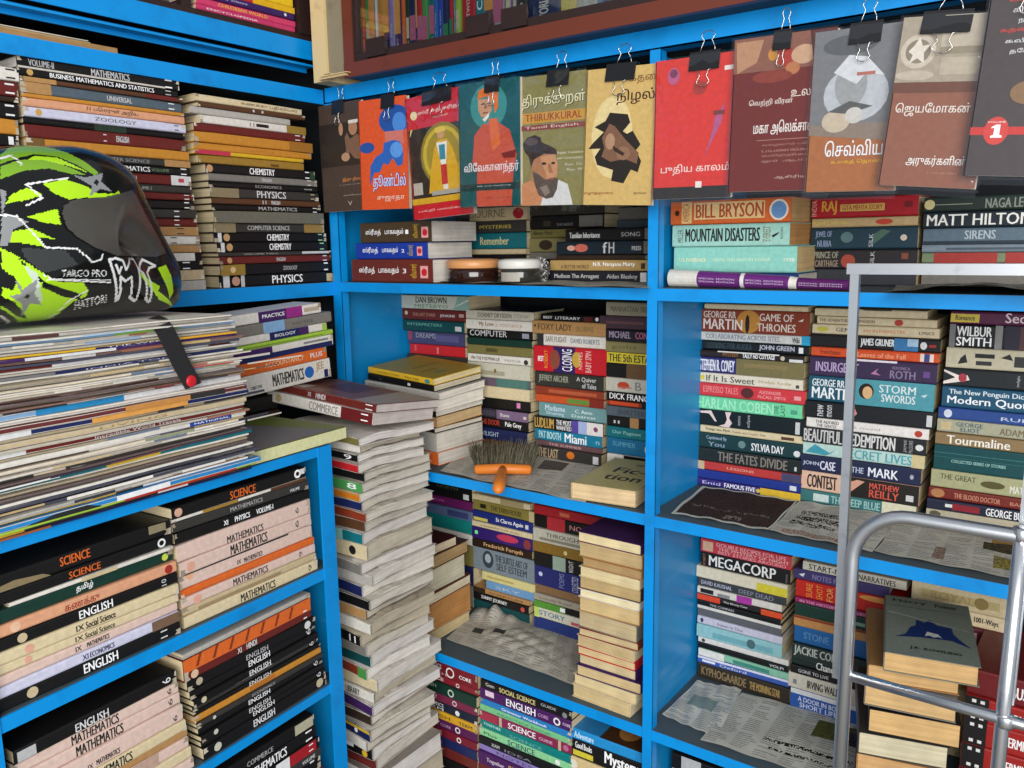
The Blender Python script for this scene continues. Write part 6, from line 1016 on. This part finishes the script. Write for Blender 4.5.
# crumpled plastic bag behind the jar
bg = thing('plastic_bag', 'small crumpled clear plastic bag beside the white-lidded jar', 'bag', mat4((on_plane(538, 283, 0, -1.34).x, 1.345, S1+.001)))
rr = random.Random(8); q = MB(); vs = []; n1, n2 = 14, 20
for j in range(n1+1):
    for i in range(n2):
        a = 2*math.pi*i/n2; b = math.pi*j/n1; k = 1+rr.uniform(-.25, .25)
        vs.append((.021*k*math.sin(b)*math.cos(a), .021*k*math.sin(b)*math.sin(a), max(0, .022-.024*k*math.cos(b))))
q.add(vs, [(j*n2+i, j*n2+(i+1) % n2, (j+1)*n2+(i+1) % n2, (j+1)*n2+i) for j in range(n1) for i in range(n2)], 'ccc'); q.build('bag_film', MBAG, bg)

# ------------------------------------------------------------------ hand brush
bc = on_z(503, 469, S2+.016)
br = thing('hand_brush', 'orange plastic hand brush with grey bristles lying bristles back on the newspaper', 'brush', mat4((bc.x, bc.y, S2+.003), 32))
q = MB(); hl = .058
q.tube([(-hl, .0, .012), (-hl+.004, 0, .012), (0, .0, .0135), (hl-.004, 0, .012), (hl, 0, .012)], [.006, .010, .011, .010, .006], 14)
q.build('head_block', MORANGE, br, smooth=True)
q = MB(); q.tube([(.0, -.004, .0135), (.0, -.035, .014), (.001, -.07, .0145), (.002, -.105, .013), (.002, -.13, .011), (.002, -.142, .009)], [.009, .0085, .0098, .0125, .0115, .005], 16); q.build('handle', MORANGE, br, smooth=True)
q = MB(); rr = random.Random(4)
for k in range(1500):
    u = rr.uniform(-1, 1); x = u*hl*.97; z0 = .012+rr.uniform(-.006, .008); a = u*.32+rr.uniform(-.2, .2); el = rr.uniform(.3, 1.0)
    l = rr.uniform(.04, .062)
    p0 = Vector((x, .006, z0)); p1 = p0+Vector((math.sin(a)*math.cos(el), math.cos(a)*math.cos(el), math.sin(el)))*l*.55
    p2 = p1+Vector((math.sin(a*1.5)*.6, math.cos(a)*.6, math.sin(el*.9)))*l*.5
    p1.z = max(p1.z, .001); p2.z = max(p2.z, .001)
    q.tube([p0, p1, p2], [.0008, .0006, .0003], 3, rr.choice(['6a6450', '5a5442', '4a4434', '7c745c', '3a3628']), cap=False)
q.build('bristles', MBRIS, br)['kind'] = 'stuff'

# ------------------------------------------------------------------ chrome hand trolley in front of the second bay
ty = 1.0
tr = thing('hand_trolley', 'chromed tubular hand trolley standing in front of the second bay', 'trolley', mat4((-.06, ty, 0)))
def tpart(name, mat, pts, r, smooth=True, square=False):
    q = MB()
    if square:
        for a, b in zip(pts, pts[1:]): q.bar(a, b, r*2, r*2, upv=(0, 1, 0))
    else: q.tube(pts, r, 20)
    o = q.build(name, mat, tr, smooth=smooth and not square); o.matrix_parent_inverse = tr.matrix_world.inverted(); return o
tx0, tx1 = -.2335, .12
arc = [(tx0+.062-.062*math.cos(a), ty, 1.123+.062*math.sin(a)) for a in [math.pi/2*i/10 for i in range(11)]]
arc2 = [(tx1-.062+.062*math.sin(a), ty, 1.123+.062*math.cos(a)) for a in [math.pi/2*i/10 for i in range(11)]]
tpart('round_frame', MCHROME, [(tx0-.004, ty, .06)]+arc+arc2+[(tx1+.004, ty, .06)], .0083)
tpart('rung', MCHROME, [(tx0, ty, .974), (tx1, ty, .972)], .0064); tpart('rung', MCHROME, [(tx0, ty, .55), (tx1, ty, .55)], .0064); tpart('rung', MCHROME, [(tx0, ty, .09), (tx1, ty, .09)], .0064)
tpart('upright', MCHROME, [(-.064, ty, 1.185), (-.0665, ty, .972), (-.072, ty, .09)], .0072)
tpart('square_handle_frame', MGALV, [(-.2475, ty+.004, 1.473), (-.248, ty+.018, .958)], .0048, square=True)
tpart('square_handle_frame', MGALV, [(-.256, ty+.004, 1.467), (.14, ty+.004, 1.467)], .0060, square=True); tpart('square_handle_frame', MGALV, [(.132, ty+.004, 1.473), (.132, ty+.018, .958)], .0060, square=True)
tpart('square_upright', MGALV, [(-.0615, ty+.02, 1.26), (-.064, ty+.02, .985)], .0062, square=True)
for x in (-.064,):
    for z in (1.188, .972): 
        q = MB(); q.lathe([(.0085, -.007), (.0095, -.004), (.0095, .004), (.0085, .007)], 16, c=(x, ty, z)); o = q.build('weld_collar', MCHROME, tr, smooth=True); o.matrix_parent_inverse = tr.matrix_world.inverted()
for x in (tx0-.004, tx1+.004):
    q = MB(); q.lathe([(.014, .0), (.015, .004), (.014, .06), (.011, .066)], 18, c=(x, ty, .0)); o = q.build('rubber_foot', MSTRAP, tr, smooth=True); o.matrix_parent_inverse = tr.matrix_world.inverted()

# ------------------------------------------------------------------ light: open shop front behind the viewer's right shoulder
def area(name, loc, target, sx, sy, e, col):
    l = bpy.data.lights.new(name, 'AREA'); l.shape = 'RECTANGLE'; l.size = sx; l.size_y = sy; l.energy = e; l.color = col
    o = bpy.data.objects.new(name, l); COL.objects.link(o); o.location = loc
    o.rotation_euler = (Vector(target)-Vector(loc)).to_track_quat('-Z', 'Y').to_euler(); return o
area('shopfront_daylight', (1.5, -2.0, 2.0), (-.7, 1.1, 1.15), 2.8, 2.6, 200, (1, .985, .96))
w = bpy.data.worlds.new('sky'); sc.world = w; w.use_nodes = True
w.node_tree.nodes['Background'].inputs[0].default_value = (.8, .88, 1, 1); w.node_tree.nodes['Background'].inputs[1].default_value = .42
sc.view_settings.view_transform = 'Standard'; sc.view_settings.look = 'None'; sc.view_settings.gamma = 1; sc.view_settings.use_curve_mapping = False
sc.view_settings.exposure = 0.0
